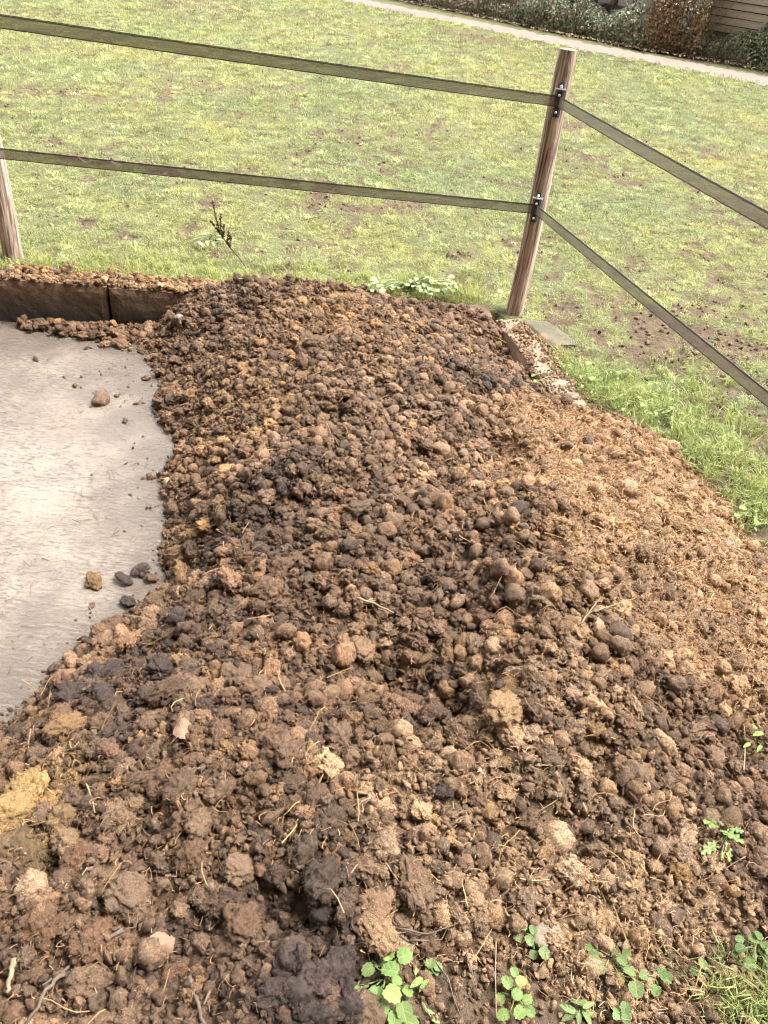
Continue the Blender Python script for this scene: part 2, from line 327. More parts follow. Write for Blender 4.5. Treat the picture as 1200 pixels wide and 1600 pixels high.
# ---- height of the heap: surveyed points (photo pixel, height in metres), thin-plate spline
SURV = [(235,520,-.2),(262,600,-.2),(288,700,-.2),(272,800,-.2),(268,900,-.2),(205,965,-.19),(130,1020,-.18),(60,1110,-.18),(0,1165,-.18),
 (180,500,-.22),(150,620,-.32),(150,800,-.34),(100,950,-.33),(20,1050,-.33),(-120,900,-.4),(-150,1150,-.3),
 (305,700,-.1),(300,850,-.1),(330,920,-.03),(300,600,-.08),(290,480,-.02),(240,1000,-.07),(170,1060,-.02),(120,1170,-.02),
 (300,432,.03),(400,440,.10),(560,460,.10),(600,468,.04),(645,474,.0),(690,488,.03),(720,486,.0),(750,495,.02),(785,525,-.12),(795,560,-.07),(820,600,-.01),(850,635,.06),(805,505,-.1),(850,545,-.1),(900,595,-.08),(940,630,-.03),
 (450,600,.12),(600,600,.17),(700,580,.14),(800,650,.15),(400,750,.08),(600,750,.15),(785,760,.10),(850,760,.27),(950,760,.18),
 (1080,790,.08),(1180,850,-.01),(1250,950,-.03),(1000,680,.03),(905,655,.07),(985,665,.0),(1080,735,.0),
 (400,900,.06),(600,900,.13),(720,1000,.11),(820,950,.20),(950,950,.23),(1100,950,.12),(1210,1000,.03),(700,1100,.09),(560,1060,.08),(800,1080,.19),
 (950,1100,.17),(1100,1150,.04),(1200,1180,-.01),(300,1100,.08),(100,1270,.06),(400,1300,.11),(550,1180,.12),(600,1330,.12),(800,1350,.05),
 (1000,1350,.02),(1200,1400,.0),(200,1500,.06),(450,1500,.11),(530,1590,.08),(575,1500,.03),(600,1540,-.01),(590,1600,-.01),(660,1500,.0),(900,1520,.0),(1200,1560,-.01),(0,1600,.06),(300,1620,.07),
 (-150,1400,.0),(-250,1700,.03),(1350,1300,-.03),(600,1700,-.02),(600,1800,-.02),(1100,1800,-.03),(0,1900,.04),(1300,1600,-.03),(700,430,-.03),(500,415,-.03),(300,405,-.03)]
SP = np.array([[*at(a, b, z)] for a, b, z in SURV])
HOLES = [(*at(a_, b_, .1)[:2], r_, d_) for a_, b_, r_, d_ in ((722,1095,.035,.07),(790,700,.05,.05),(795,770,.05,.05),(660,1060,.05,.04),(420,800,.05,.04),(400,480,.05,.05),(700,590,.06,.04),(600,1040,.05,.04),(440,1430,.05,.05),(80,1330,.04,.05),(270,960,.05,.05),(930,1190,.04,.04),(1010,1090,.04,.03),(560,1500,.03,.04))]
def _phi(r2): return np.where(r2 > 1e-12, r2 * np.log(np.maximum(r2, 1e-12)), 0)
_n = len(SP); _K = _phi(((SP[:, None, :2] - SP[None, :, :2]) ** 2).sum(-1)) + np.eye(_n) * 0.004
_Pm = np.c_[np.ones(_n), SP[:, :2]]; _A = np.block([[_K, _Pm], [_Pm.T, np.zeros((3, 3))]])
_w = np.linalg.solve(_A, np.r_[SP[:, 2], 0, 0, 0])
def heap_smooth(x, y):
    x = np.asarray(x, float); y = np.asarray(y, float); s = _w[_n] + _w[_n + 1] * x + _w[_n + 2] * y
    for i in range(_n): s = s + _w[i] * _phi((x - SP[i, 0]) ** 2 + (y - SP[i, 1]) ** 2)
    up_ = sstep(-.02, .08, s - np.where(in_pit(x, y), SLAB_Z, 0.0)); s = s + up_ * (.034 * fbm(x * 3.4 + 3, y * 3.4, 2) + .012 * fbm(x * 8, y * 8 + 5, 2))
    for hx_, hy_, hr_, hd_ in HOLES: s = s - 1.35 * hd_ * np.exp(-((x - hx_) ** 2 + (y - hy_) ** 2) / (2 * hr_ ** 2))
    edge = np.minimum(np.minimum(x + 1.75, 2.1 - x), np.minimum(y - 0.05, back_y(x) + 0.12 - y))
    return np.where(edge < 0.15, np.minimum(s, s * 0 - 0.35 + np.clip(edge, 0, .15) * 6), s)
def ground_z(x, y): return np.where(in_pit(x, y), SLAB_Z, field_z(x, y))
def field_z(x, y): return (0.012 * fbm(x * 1.3, y * 1.3, 4) + 0.02 * noise2(x * 0.25, y * 0.25)) * sstep(13, 7, y) * sstep(-8, -3, y)

# ---- colour map of the dung (what it is made of: fresh, rotted, strawy), in plan
BROWN = np.array([.112, .063, .036]); GREY = np.array([.138, .091, .060]); OCHRE = np.array([.205, .122, .050]); ORANGE = np.array([.275, .175, .098])
DARK = np.array([.032, .020, .016]); TAN = np.array([.245, .168, .105]); YELLOW = np.array([.185, .122, .052])
BLOBS = [('O',520,500,.28,.8),('O',620,540,.2,.5),('O',400,620,.3,.4),('O',300,770,.12,.9),('R',950,740,.34,2.6),('R',1060,820,.34,2.6),('R',1020,880,.30,2.0),('R',900,665,.2,2.2),('R',1140,940,.26,1.7),
 ('R',860,620,.1,1.0),('D',760,600,.12,1.5),('D',690,580,.08,1.0),('D',400,820,.13,1.3),('D',430,770,.1,1.0),('D',330,790,.08,1.2),('D',290,960,.08,1.5),('D',140,1060,.09,2.2),('D',250,1000,.07,1.0),
 ('D',460,1400,.10,1.5),('D',480,1540,.13,1.8),('D',540,1500,.08,1.3),('D',700,1090,.07,1.2),('D',690,1240,.05,1.5),('D',430,1440,.09,1.2),('D',780,760,.07,1.2),('D',380,470,.2,.5),
 ('Y',45,1240,.09,2.5),('T',820,1060,.10,.9),('T',800,1180,.10,.9),('T',850,1130,.06,.8),('T',900,1400,.25,.8),('T',1050,1400,.25,.8),('T',600,1250,.15,.5),('T',700,1420,.2,.7),('T',1000,1540,.3,.8),
 ('G',850,1300,.2,.7),('G',550,660,.3,.6),('G',760,680,.12,1.0),('G',250,1450,.25,.4),('G',680,960,.15,.5),('G',100,1500,.25,.3),('G',680,520,.15,.6)]
_bl = [(k, *at(a, b, 0.1)[:2], r, w) for k, a, b, r, w in BLOBS]
def dung_weights(x, y):
    W = {k: np.zeros_like(x) for k in 'ORDYTG'}
    wx = x + 0.10 * noise2(x * 5, y * 5); wy = y + 0.10 * noise2(x * 5 + 40, y * 5)
    for k, bx, by, r, w in _bl: W[k] = W[k] + w * np.exp(-((wx - bx) ** 2 + (wy - by) ** 2) / (2 * (r * 0.75) ** 2))
    return W
PAL = {'B': BROWN, 'O': OCHRE, 'R': ORANGE, 'D': DARK, 'Y': YELLOW, 'T': TAN, 'G': GREY}
def dung_colour(x, y, spread=True):
    W = dung_weights(x, y); n = len(x)
    keys = 'BORDYTG'; w = np.stack([np.full(n, .60), W['O'] + .10, W['R'] * 1.5, W['D'] + .05, W['Y'] * 2, W['T'] + .03, W['G'] + .30], 1)
    pal = np.stack([PAL[k] for k in keys])
    if spread:
        cs = np.cumsum(w, 1); pick = (rng.random(n)[:, None] * cs[:, -1:] > cs).sum(1)
        c = 0.5 * pal[pick] + 0.5 * (w @ pal) / w.sum(1)[:, None]
        c = c * np.exp(rng.normal(0, 0.27, n))[:, None] * (1 + rng.normal(0, .07, n)[:, None] * np.array([.25, 0, -.6]))
    else: c = (w @ pal) / w.sum(1)[:, None]
    c = c * np.exp(.24 * noise2(x * 5.5 + 3, y * 5.5) + .18 * noise2(x * 13, y * 13) - .04)[:, None]
    c = c * np.minimum(1, .29 / np.maximum(c[:, :1], 1e-4)) ** .8   # no chalk-white outliers
    return np.clip(c, 0.004, 1)

# ---------------------------------------------------------------- paddock ground: one sheet to the horizon
def axis(lo, hi, step, far, grow=1.18):
    a = list(np.arange(lo, hi, step)); s = step; v = hi
    while v < far: a.append(v); s *= grow; v += s
    s = step; v = lo - step
    while v > -far: a.insert(0, v); s *= grow; v -= s
    return np.array(a)
xs = axis(-3.4, 3.6, 0.035, 320); ys = axis(-0.6, 7.5, 0.035, 320)
X, Y = np.meshgrid(xs, ys); x = X.ravel(); y = Y.ravel()
def mud(x, y):   # 1 = bare trodden mud
    n = 0.55 * fbm(x * 0.9 + 5, y * 0.9, 4, .6) + 0.42 * fbm(x * 3.1, y * 3.1 + 9, 3, .6) + .55 * noise2(x * 7.3, y * 7.3 + 4) + .25 * noise2(x * 15.1, y * 15.1)
    px, py = at(960, 480)[:2]; lane = 0.16 * np.exp(-(((x - px) / 1.5) ** 2 + ((y - py) / 0.9) ** 2))
    p2 = at(1180, 560); lane = lane + 0.14 * np.exp(-(((x - p2[0]) / 0.9) ** 2 + ((y - p2[1]) / 0.8) ** 2))
    p3 = at(770, 60); lane = lane + 0.75 * np.exp(-(((x - p3[0] - (y - p3[1]) * -.3) / 1.6) ** 2 + ((y - p3[1]) / 0.8) ** 2))
    p4 = at(360, 10); lane = lane + 0.7 * np.exp(-(((x - p4[0]) / 1.2) ** 2 + ((y - p4[1]) / 0.8) ** 2))
    return sstep(0.15, 0.44, n + lane - 0.012 * np.clip(y - 4, 0, 12))
z = field_z(x, y) + 0.012 * fbm(x * 9, y * 9, 3) * np.exp(-y / 8) - 0.008 * mud(x, y)
z = np.where(in_pit(x, y, 0.06), -0.34, z)
F = (np.arange(len(ys) - 1)[:, None] * len(xs) + np.arange(len(xs) - 1)[None]).ravel()
F = np.stack([F, F + 1, F + 1 + len(xs), F + len(xs)], 1)
me = fastmesh('paddock', np.c_[x, y, z], F, M['soil'], True)
def turf_colour(x, y):
    a = np.clip(0.5 + 0.7 * fbm(x * .5, y * .5 + 3, 4, .55), 0, 1)[:, None]; b = np.clip(0.5 + 0.8 * fbm(x * 1.9 + 8, y * 1.9, 3), 0, 1)[:, None]
    moss = np.array([.262, .255, .094]); green = np.array([.190, .220, .090]); cool = np.array([.188, .215, .122])
    c = moss * a + green * (1 - a); return c * (1 - .45 * b) + cool * .45 * b
MUD = np.array([.095, .066, .043])
m_ = np.clip(mud(x, y) + np.where(y < 3.0, 1.0, 0), 0, 1)[:, None]
tc = (turf_colour(x, y) * 0.45 + MUD * .2) * (1 - m_) + MUD * m_
a = me.attributes.new('col', 'FLOAT_COLOR', 'POINT'); a.data.foreach_set('color', np.c_[tc, np.ones(len(tc))].astype(np.float32).ravel())
kind(obj('paddock_ground', me), 'structure')

# ---------------------------------------------------------------- gravel path beyond the paddock
NEAR = [(400,-22),(540,2),(640,24.5),(757,47),(873,72),(1050,106),(1200,135),(1400,168)]
FARE = [(400,-32),(540,-7),(640,14),(757,36),(873,59),(1050,93),(1200,120),(1400,153)]
NW = [at(*p, 0) for p in NEAR]; FW = [at(*p, 0) for p in FARE]; V = []; NP_ = 160
for k in range(NP_ + 1):
    t_ = k / NP_ * (len(NW) - 1); i = min(int(t_), len(NW) - 2); a_ = NW[i].lerp(NW[i + 1], t_ - i); b_ = FW[i].lerp(FW[i + 1], t_ - i)
    j0 = .09 * random.gauss(0, 1); j1 = 1 + .07 * random.gauss(0, 1)
    for q in range(5):
        s_ = j0 + (j1 - j0) * q / 4; p = a_.lerp(b_, s_); V.append((p.x, p.y, .006 + .014 * math.sin(math.pi * q / 4)))
F = [(i * 5 + j, i * 5 + j + 5, i * 5 + j + 6, i * 5 + j + 1) for i in range(NP_) for j in range(4)]
kind(obj('gravel_path', mesh('gravel_path', V, F, M['path'], True)), 'structure')

# ---------------------------------------------------------------- concrete slab of the pit
sx = np.arange(-4.6, 1.3, 0.04); sy = np.arange(0.9, 4.02, 0.04); SX, SY = np.meshgrid(sx, sy); x = SX.ravel(); y = SY.ravel()
zz = SLAB_Z + 0.004 * fbm(x * 1.5, y * 1.5, 3)
F = (np.arange(len(sy) - 1)[:, None] * len(sx) + np.arange(len(sx) - 1)[None]).ravel(); F = np.stack([F, F + 1, F + 1 + len(sx), F + len(sx)], 1)
cx = x[F].mean(1); cy = y[F].mean(1); F = F[in_pit(cx, cy, 0.04)]
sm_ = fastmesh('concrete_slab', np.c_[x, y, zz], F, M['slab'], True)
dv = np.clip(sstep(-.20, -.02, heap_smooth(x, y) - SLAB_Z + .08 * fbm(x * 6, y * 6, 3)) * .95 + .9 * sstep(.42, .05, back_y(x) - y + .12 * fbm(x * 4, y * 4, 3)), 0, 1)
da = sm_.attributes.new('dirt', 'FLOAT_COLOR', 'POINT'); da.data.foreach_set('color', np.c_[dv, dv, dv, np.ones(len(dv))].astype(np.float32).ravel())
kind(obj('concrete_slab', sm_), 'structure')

# ---------------------------------------------------------------- retaining walls
def block_mesh(name, L, T, Hh, mat, rough=0.006):
    nx, ny, nz = max(2, int(L / .035)), max(2, int(T / .04)), max(2, int(Hh / .04))
    bm = bmesh.new(); bmesh.ops.create_grid(bm, x_segments=nx, y_segments=ny, size=1)
    bm.free(); bm = bmesh.new(); bmesh.ops.create_cube(bm, size=1)
    for v in bm.verts: v.co = Vector((v.co.x * L, v.co.y * T, v.co.z * Hh - Hh / 2))
    bmesh.ops.subdivide_edges(bm, edges=[e for e in bm.edges if abs((e.verts[0].co - e.verts[1].co).x) > .01], cuts=nx, use_grid_fill=True)
    bmesh.ops.subdivide_edges(bm, edges=[e for e in bm.edges if abs((e.verts[0].co - e.verts[1].co).z) > .01], cuts=nz, use_grid_fill=True)
    bmesh.ops.subdivide_edges(bm, edges=[e for e in bm.edges if abs((e.verts[0].co - e.verts[1].co).y) > .01], cuts=ny, use_grid_fill=True)
    off = Vector((random.random() * 50, random.random() * 50, 3))
    for v in bm.verts:
        n = mnoise.noise_vector(v.co * 9 + off) * rough + mnoise.noise_vector(v.co * 32 + off) * rough * .6
        e = (abs(v.co.x) > L / 2 - .001) + (abs(v.co.y) > T / 2 - .001) + (abs(v.co.z + Hh / 2) > Hh / 2 - .001)
        if e >= 2: v.co += Vector((-math.copysign(.006, v.co.x) if abs(v.co.x) > L / 2 - .001 else 0, -math.copysign(.006, v.co.y) if abs(v.co.y) > T / 2 - .001 else 0, -.006 if v.co.z > -Hh / 2 else 0))
        v.co += n
    me = bpy.data.meshes.new(name); bm.to_mesh(me); bm.free(); me.materials.append(mat); return me
ang = math.atan2(B1[1] - B0[1], B1[0] - B0[0])
wall = thing('retaining_wall', 'low brown stained retaining wall along the back of the wet slab', 'wall', (B0[0], B0[1], 0), ang)
Lw = float(np.linalg.norm(B1 - B0)); jx = float(np.linalg.norm(np.array(at(172, 440, .02)[:2]) - B0))
cuts = sorted([jx + k * 1.02 for k in range(-4, 3)]); cuts = [c for c in cuts if 0 < c < Lw - .1]; cuts = [0] + cuts + [Lw]
for a_, b_ in zip(cuts, cuts[1:]):
    obj('block', block_mesh('block', b_ - a_ - .006, .15, .30, M['wall']), wall, ((a_ + b_) / 2, .075 + random.uniform(-.005, .005), .022))
ang2 = math.atan2(S1[1] - B1[1], S1[0] - B1[0])
wall2 = thing('retaining_wall', 'brown side wall half buried by the heap, running from the corner post', 'wall', (B1[0], B1[1], 0), ang2)
Ls = float(np.linalg.norm(S1 - B1)); k = 0.0
while k < Ls - .05:
    e_ = min(k + 1.0, Ls)
    obj('block', block_mesh('block', e_ - k - .012, .15, .30, M['sidewall'], .009), wall2, ((k + e_) / 2, .075, .018)); k = e_

# ---------------------------------------------------------------- the heap
STEP = 0.0085
hx = np.arange(-1.72, 2.05, STEP); hy = np.arange(0.1, 4.12, STEP); HX, HY = np.meshgrid(hx, hy); x = HX.ravel(); y = HY.ravel()
hz = heap_smooth(x, y)
rel = sstep(-0.06, 0.05, hz - ground_z(x, y))
def body_detail(x, y):
    k_ = 1 - .45 * np.clip(dung_weights(np.asarray(x, float), np.asarray(y, float))['R'], 0, 1)
    return (0.020 * fbm(x * 13, y * 13, 2) + 0.011 * fbm(x * 38, y * 38, 3, .65)) * k_
hz2 = hz + rel * body_detail(x, y)
F = (np.arange(len(hy) - 1)[:, None] * len(hx) + np.arange(len(hx) - 1)[None]).ravel(); F = np.stack([F, F + 1, F + 1 + len(hx), F + len(hx)], 1)
keep = (hz2 > ground_z(x, y) - 0.05)[F].any(1); F = F[keep]
used = np.unique(F); remap = -np.ones(len(x), int); remap[used] = np.arange(len(used)); F = remap[F]
x, y, hz2 = x[used], y[used], hz2[used]
heap = thing('manure_heap', 'large heap of brown dung balls and strawy muck spilling over the concrete pit', 'manure heap', (0, 2.2, 0))
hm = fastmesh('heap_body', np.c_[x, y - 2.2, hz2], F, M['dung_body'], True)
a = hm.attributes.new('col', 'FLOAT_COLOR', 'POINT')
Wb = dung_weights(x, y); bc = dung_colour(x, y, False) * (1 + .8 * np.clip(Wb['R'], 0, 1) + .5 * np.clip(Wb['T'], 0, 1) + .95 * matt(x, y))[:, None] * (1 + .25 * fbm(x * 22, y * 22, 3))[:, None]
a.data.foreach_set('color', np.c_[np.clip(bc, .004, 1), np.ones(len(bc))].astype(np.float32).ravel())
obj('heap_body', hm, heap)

# dung ball / clod prototypes (unit radius)
def clod(seed, sub, amps, aniso, nf, fl, ragged=0.0, mat='dung', wid=1.0):
    bm = bmesh.new(); bmesh.ops.create_icosphere(bm, subdivisions=sub, radius=1); rs = random.Random(seed); off = Vector((seed * 7.3, seed * 3.1, seed))
    for v in bm.verts:
        d = v.co.normalized(); r = 1.0
        for f, a_ in amps: r += a_ * mnoise.noise(d * f + off)
        if ragged:
            q = mnoise.noise(d * 3.2 + off * 2); r += ragged * (0.35 - abs(q)) ; r += ragged * .5 * (abs(mnoise.noise(d * 7.5 + off)) - .25)
        v.co = Vector((d.x * aniso[0], d.y * aniso[1], d.z * aniso[2])) * max(r, .35)
    vs_ = [v.co.copy() for v in bm.verts]; fs = [tuple(v.index for v in f.verts) for f in bm.faces]; bm.normal_update(); ns = [v.normal.copy() for v in bm.verts]; bm.free()
    V = list(vs_); Fq = list(fs); mi = [0] * len(fs)
    for k in range(nf):
        i = rs.randrange(len(vs_)); p, n = vs_[i], ns[i]; tt = n.cross(Vector((rs.gauss(0, 1), rs.gauss(0, 1), rs.gauss(0, 1))))
        if tt.length < 1e-3: continue
        tt.normalize(); s_ = n.cross(tt); L = rs.uniform(.12, .5) * fl; w = rs.uniform(.008, .022) * wid; lift = rs.uniform(-.05, .8)
        p0 = p - n * .02; p1 = p0 + tt * L + n * (L * lift + .05); b = len(V)
        V += [p0 - s_ * w, p0 + s_ * w, p1 + s_ * w * .6, p1 - s_ * w * .6]; Fq.append((b, b + 1, b + 2, b + 3)); mi.append(1)
    me = mesh('clod', V, Fq, [M[mat], M['dung_fibre']]); me.polygons.foreach_set('material_index', mi)
    me.polygons.foreach_set('use_smooth', [True] * len(Fq)); return me
def cluster(seed, k):
    rs = random.Random(seed); parts = []; bm = bmesh.new()
    V = []; Fc = []; mi = []
    for q in range(k):
        src = rs.choice(BALLS[:4] + ROUGH[:4]); sc_ = rs.uniform(.3, .52); a_ = rs.uniform(0, 6.28); rd = rs.uniform(0, .62)
        mt = Matrix.Translation((rd * math.cos(a_), rd * math.sin(a_) * .8, rs.uniform(-.25, .25))) @ Matrix.Rotation(rs.uniform(0, 6.28), 4, Vector((rs.gauss(0, 1), rs.gauss(0, 1), rs.gauss(0, 1))).normalized()) @ Matrix.Diagonal((sc_, sc_, sc_, 1)); b = len(V)
        V += [mt @ v.co for v in src.vertices]; Fc += [tuple(i + b for i in p.vertices) for p in src.polygons]; mi += [p.material_index for p in src.polygons]
    bm.free(); me = mesh('clump', V, Fc, [M['dung'], M['dung_fibre']], True); me.polygons.foreach_set('material_index', mi); return me
BALLS = [clod(i, 3, [(1.3, .26), (3.2, .16), (8, .12), (16, .09), (30, .05)], (1, random.uniform(.78, 1), random.uniform(.66, .9)), 150, .35) for i in range(8)]
ROUGH = [clod(20 + i, 4, [(1.2, .42), (2.8, .28), (6.5, .20), (14, .17), (28, .12), (50, .07)], (1, random.uniform(.7, 1), random.uniform(.6, .85)), 620, .42, .2) for i in range(8)]
CHUNK = [clod(40 + i, 4, [(1.0, .36), (2.2, .32), (5, .20), (11, .16), (24, .13), (48, .08)], (1, random.uniform(.7, .95), random.uniform(.5, .7)), 1100, .26, .25, 'dung_big', .6) for i in range(3)] + [cluster(50 + i, 9) for i in range(3)]
CRUMB = [clod(60 + i, 2, [(1.5, .5), (4, .4), (9, .3)], (1, random.uniform(.5, .9), random.uniform(.4, .8)), 8, 1.3, .3) for i in range(8)]
PROTO = BALLS + ROUGH + CHUNK

N = 70000
cx = rng.uniform(-1.7, 2.0, N); cy = rng.uniform(0.15, 4.12, N); h = heap_smooth(cx, cy); g = ground_z(cx, cy)
W = dung_weights(cx, cy)
rr_ = W['R'] * (1 + .6 * noise2(cx * 7, cy * 7)); loose = np.clip(1.06 - .95 * sstep(.10, 1.05, rr_), 0.03, 1) * (1 - .82 * matt(cx, cy))
loose *= 1 - .55 * np.clip(near(cx, cy, 1000, 1420, .3) + near(cx, cy, 900, 1540, .25) + near(cx, cy, 1130, 1330, .2), 0, 1)
loose *= 1 - .6 * np.clip(near(cx, cy, 150, 1480, .2) + near(cx, cy, 490, 1060, .07) + near(cx, cy, 250, 1330, .12), 0, 1)
ok = (h > g + 0.005) & (rng.random(N) < loose)
cx, cy, h, g = cx[ok], cy[ok], h[ok], g[ok]
chunky = np.clip(near(cx, cy, 200, 1400, .32) + near(cx, cy, 480, 1520, .18) + near(cx, cy, 150, 1080, .2) + near(cx, cy, 820, 1120, .14) * .8 + .6 * near(cx, cy, 330, 850, .25) + near(cx, cy, 350, 1250, .2) * .6, 0, 1)
u = rng.random(len(cx)); r = np.where(u < .05, rng.uniform(.026, .034, len(cx)), np.where(u < .70, rng.uniform(.017, .0255, len(cx)), rng.uniform(.009, .017, len(cx))))
big = (rng.random(len(cx)) < .07 * chunky); r = np.where(big, rng.uniform(.030, .045, len(cx)), r)
order = np.argsort(-r + rng.uniform(0, .012, len(r))); cell = 0.05; gridd = {}; acc = []
for i in order:
    gx, gy = int(cx[i] // cell), int(cy[i] // cell); good = True
    for ax in range(gx - 2, gx + 3):
        for ay in range(gy - 2, gy + 3):
            for j in gridd.get((ax, ay), ()):
                if (cx[i] - cx[j]) ** 2 + (cy[i] - cy[j]) ** 2 < (0.64 * (r[i] + r[j])) ** 2: good = False; break
            if not good: break
        if not good: break
    if good: acc.append(i); gridd.setdefault((gx, gy), []).append(i)
acc = np.array(acc); cx, cy, h, g, r, big, chunky = cx[acc], cy[acc], h[acc], g[acc], r[acc], big[acc], chunky[acc]
# surveyed big lumps: pixel, radius, colour key, prototype
LUMPS = [(150,1058,.115,'D',3),(122,1085,.09,'D',1),(180,1040,.09,'D',4),(160,1085,.09,'D',5),(215,1010,.07,'D',4),(95,1120,.08,'B',3),(280,965,.08,'D',5),(300,930,.06,'D',3),(45,1225,.085,'Y',1),(20,1270,.07,'Y',2),(80,1260,.05,'O',0),(545,1335,.05,'G',0),(800,1150,.055,'T',1),(795,1075,.05,'O',2),(835,1030,.036,'T',0),
 (740,1060,.045,'O',1),(660,1115,.045,'B',3),(620,1090,.04,'B',4),(470,1545,.09,'D',3),(505,1530,.08,'D',4),(530,1500,.07,'D',5),(425,1560,.08,'D',5),(450,1510,.07,'D',4),(540,1570,.07,'D',3),(490,1585,.08,'D',4),(515,1560,.06,'D',0),(300,1345,.055,'B',0),(370,1360,.05,'G',2),(310,1290,.05,'G',1),(120,1350,.06,'B',1),(200,1400,.07,'G',2),(150,1470,.07,'B',0),
 (270,1520,.06,'B',1),(350,1480,.055,'B',2),(60,1450,.06,'B',0),(240,1230,.06,'B',3),(330,1180,.055,'B',4),(170,1180,.06,'B',5),(760,600,.075,'D',4),(790,610,.06,'D',3),(700,580,.05,'D',5),(410,790,.06,'D',4),(440,765,.05,'D',3),(390,840,.06,'B',5),(330,790,.05,'D',3),
 (380,1065,.032,'G',0),(900,1290,.05,'G',5),(950,1150,.05,'B',4),(1000,1040,.045,'B',3),(880,1160,.045,'T',5),(690,1240,.05,'D',3),(860,1545,.035,'B',0),(950,1535,.04,'D',2),(1065,1360,.045,'O',0),(1180,1345,.03,'B',1),(700,1480,.04,'B',1),(740,1410,.035,'T',2)]
lx, ly, lr, li, lk = [], [], [], [], []
for a_, b_, r_, k_, q_ in LUMPS:
    z_ = .05
    for _ in range(10): p = at(a_, b_, z_); z_ = .5 * z_ + .5 * max(float(heap_smooth(np.array([p.x]), np.array([p.y]))[0]), float(ground_z(np.array([p.x]), np.array([p.y]))[0])) + .1 * r_
    lx.append(p.x); ly.append(p.y); lr.append(r_ * .62); li.append(16 + q_); lk.append(k_)
m = 420; qx = rng.uniform(-2.0, -1.05, m); qy = back_y(qx) - .03 - np.abs(rng.normal(0, .09, m)) * np.clip((qx + 2.15) * 1.2, .3, 1); qr = rng.uniform(.012, .034, m) * np.clip(.6 + (qx + 2) * .6, .6, 1.1)
m2 = 1500; wx = rng.uniform(-2.7, -.95, m2); d_ = rng.uniform(.012, .32, m2); wy = back_y(wx) + d_; wr = rng.uniform(.007, .02, m2); ok = (noise2(wx * 4, wy * 4) + 1.15 - d_ * 3.4 > rng.random(m2) * .9); wx, wy, wr, d_ = wx[ok], wy[ok], wr[ok], d_[ok]
wh = np.where(d_ < .15, .022, .004) + .028 * np.clip(noise2(wx * 6, wy * 9) + .3, 0, 1) * rng.random(len(wx)); m2 = len(wx); m1 = m
qx = np.r_[qx, wx]; qy = np.r_[qy, wy]; qr = np.r_[qr, wr]; m = len(qx)
nl, n0 = len(lx), len(cx); cx = np.r_[cx, lx, qx]; cy = np.r_[cy, ly, qy]; r = np.r_[r, lr, qr]; big = np.r_[big, [True] * nl, [False] * m]; chunky = np.r_[chunky, [1.0] * nl, [.6] * m]
h = np.r_[h, heap_smooth(np.array(lx), np.array(ly)), (SLAB_Z + np.clip(.05 - (back_y(qx) - qy) * .2, 0, 1) * rng.random(m))[:m1], wh]
n = len(cx); cz = h + np.where(np.arange(n) < n0, body_detail(cx, cy) * .8, 0) + r * rng.uniform(-.35, .60, n)
ty = rng.random(n); W = dung_weights(cx, cy); pr = np.clip(.46 + .4 * near(cx, cy, 360, 490, .35) + .3 * near(cx, cy, 500, 520, .3) + .35 * chunky + .25 * W['O'] + .3 * W['D'], 0, .9)
idx = np.where(big, rng.integers(16, 22, n), np.where(ty < pr, rng.integers(8, 16, n), rng.integers(0, 8, n)))
idx[n0:n0 + nl] = li; idx[n0 + nl + m1:] = rng.integers(8, 16, m2)
flat_tilt = np.where(idx >= 8, .5, 3.1)
rot = np.c_[rng.uniform(-1, 1, n) * flat_tilt, rng.uniform(-1, 1, n) * flat_tilt, rng.uniform(0, 6.28, n)]
scl = r[:, None] * np.exp(rng.normal(0, .13, (n, 3))); col = dung_colour(cx, cy)
col[n0:n0 + nl] = np.array([PAL[k_] * (1.05 if k_ == 'D' else 1) for k_ in lk]) * np.exp(rng.normal(0, .12, nl))[:, None]
wt = rng.random(m2)[:, None]; col[n0 + nl + m1:] = np.where(wt < .45, OCHRE * 1.1, np.where(wt < .7, TAN, BROWN)) * np.exp(rng.normal(0, .25, m2))[:, None]
scl[n0:n0 + nl] = np.array(lr)[:, None] * np.array([1, 1, 1.0])
print('CLODS', n)
px, py, dep = proj(np.c_[cx, cy, cz]); inv = (px > 5) & (px < 1195) & (py > 5) & (py < 1595)
score = np.where(inv, r / dep * (1 + 1.5 * (cz - h) / r), 0); top = np.argsort(-score)[:300]
names = {0: 'dung_ball', 1: 'dung_clod', 2: 'dung_clump'}
for i in top:
    k = 0 if idx[i] < 8 else 1 if idx[i] < 16 else 2
    o = obj(names[k], PROTO[idx[i]], heap, (cx[i], cy[i] - 2.2, cz[i]), rot[i]); o.scale = scl[i]; o['col'] = [float(v) for v in col[i]]
rest = np.ones(n, bool); rest[top] = False
scatter('dung_balls', heap, np.c_[cx, cy - 2.2, cz][rest], rot[rest], scl[rest], idx[rest], col[rest], PROTO)

# crumbs filling the gaps, lying on the wall top and littering the heap's foot
def crumbs(name, parent, off, cx, cy, cz, rr, cc):
    n = len(cx); rt = rng.uniform(0, 6.28, (n, 3)); sc = rr[:, None] * np.exp(rng.normal(0, .2, (n, 3)))
    return scatter(name, parent, np.c_[cx, cy, cz] - np.array(off), rt, sc, rng.integers(0, len(CRUMB), n), cc, CRUMB)
N = 90000; cx = rng.uniform(-1.7, 2.0, N); cy = rng.uniform(0.15, 4.12, N); h = heap_smooth(cx, cy); g = ground_z(cx, cy); ok = (h > g - .012) | ((cy < 1.3) & (cx > -.1) & (cx < 1.5) & (rng.random(N) < .7))
cx, cy, h, g = cx[ok], cy[ok], h[ok], g[ok]; n = len(cx); Wc = dung_weights(cx, cy); rr = rng.uniform(.003, .0095, n) * np.where(rng.random(n) < .15, 1.6, 1) * (1 - .5 * np.clip(Wc['R'], 0, 1))
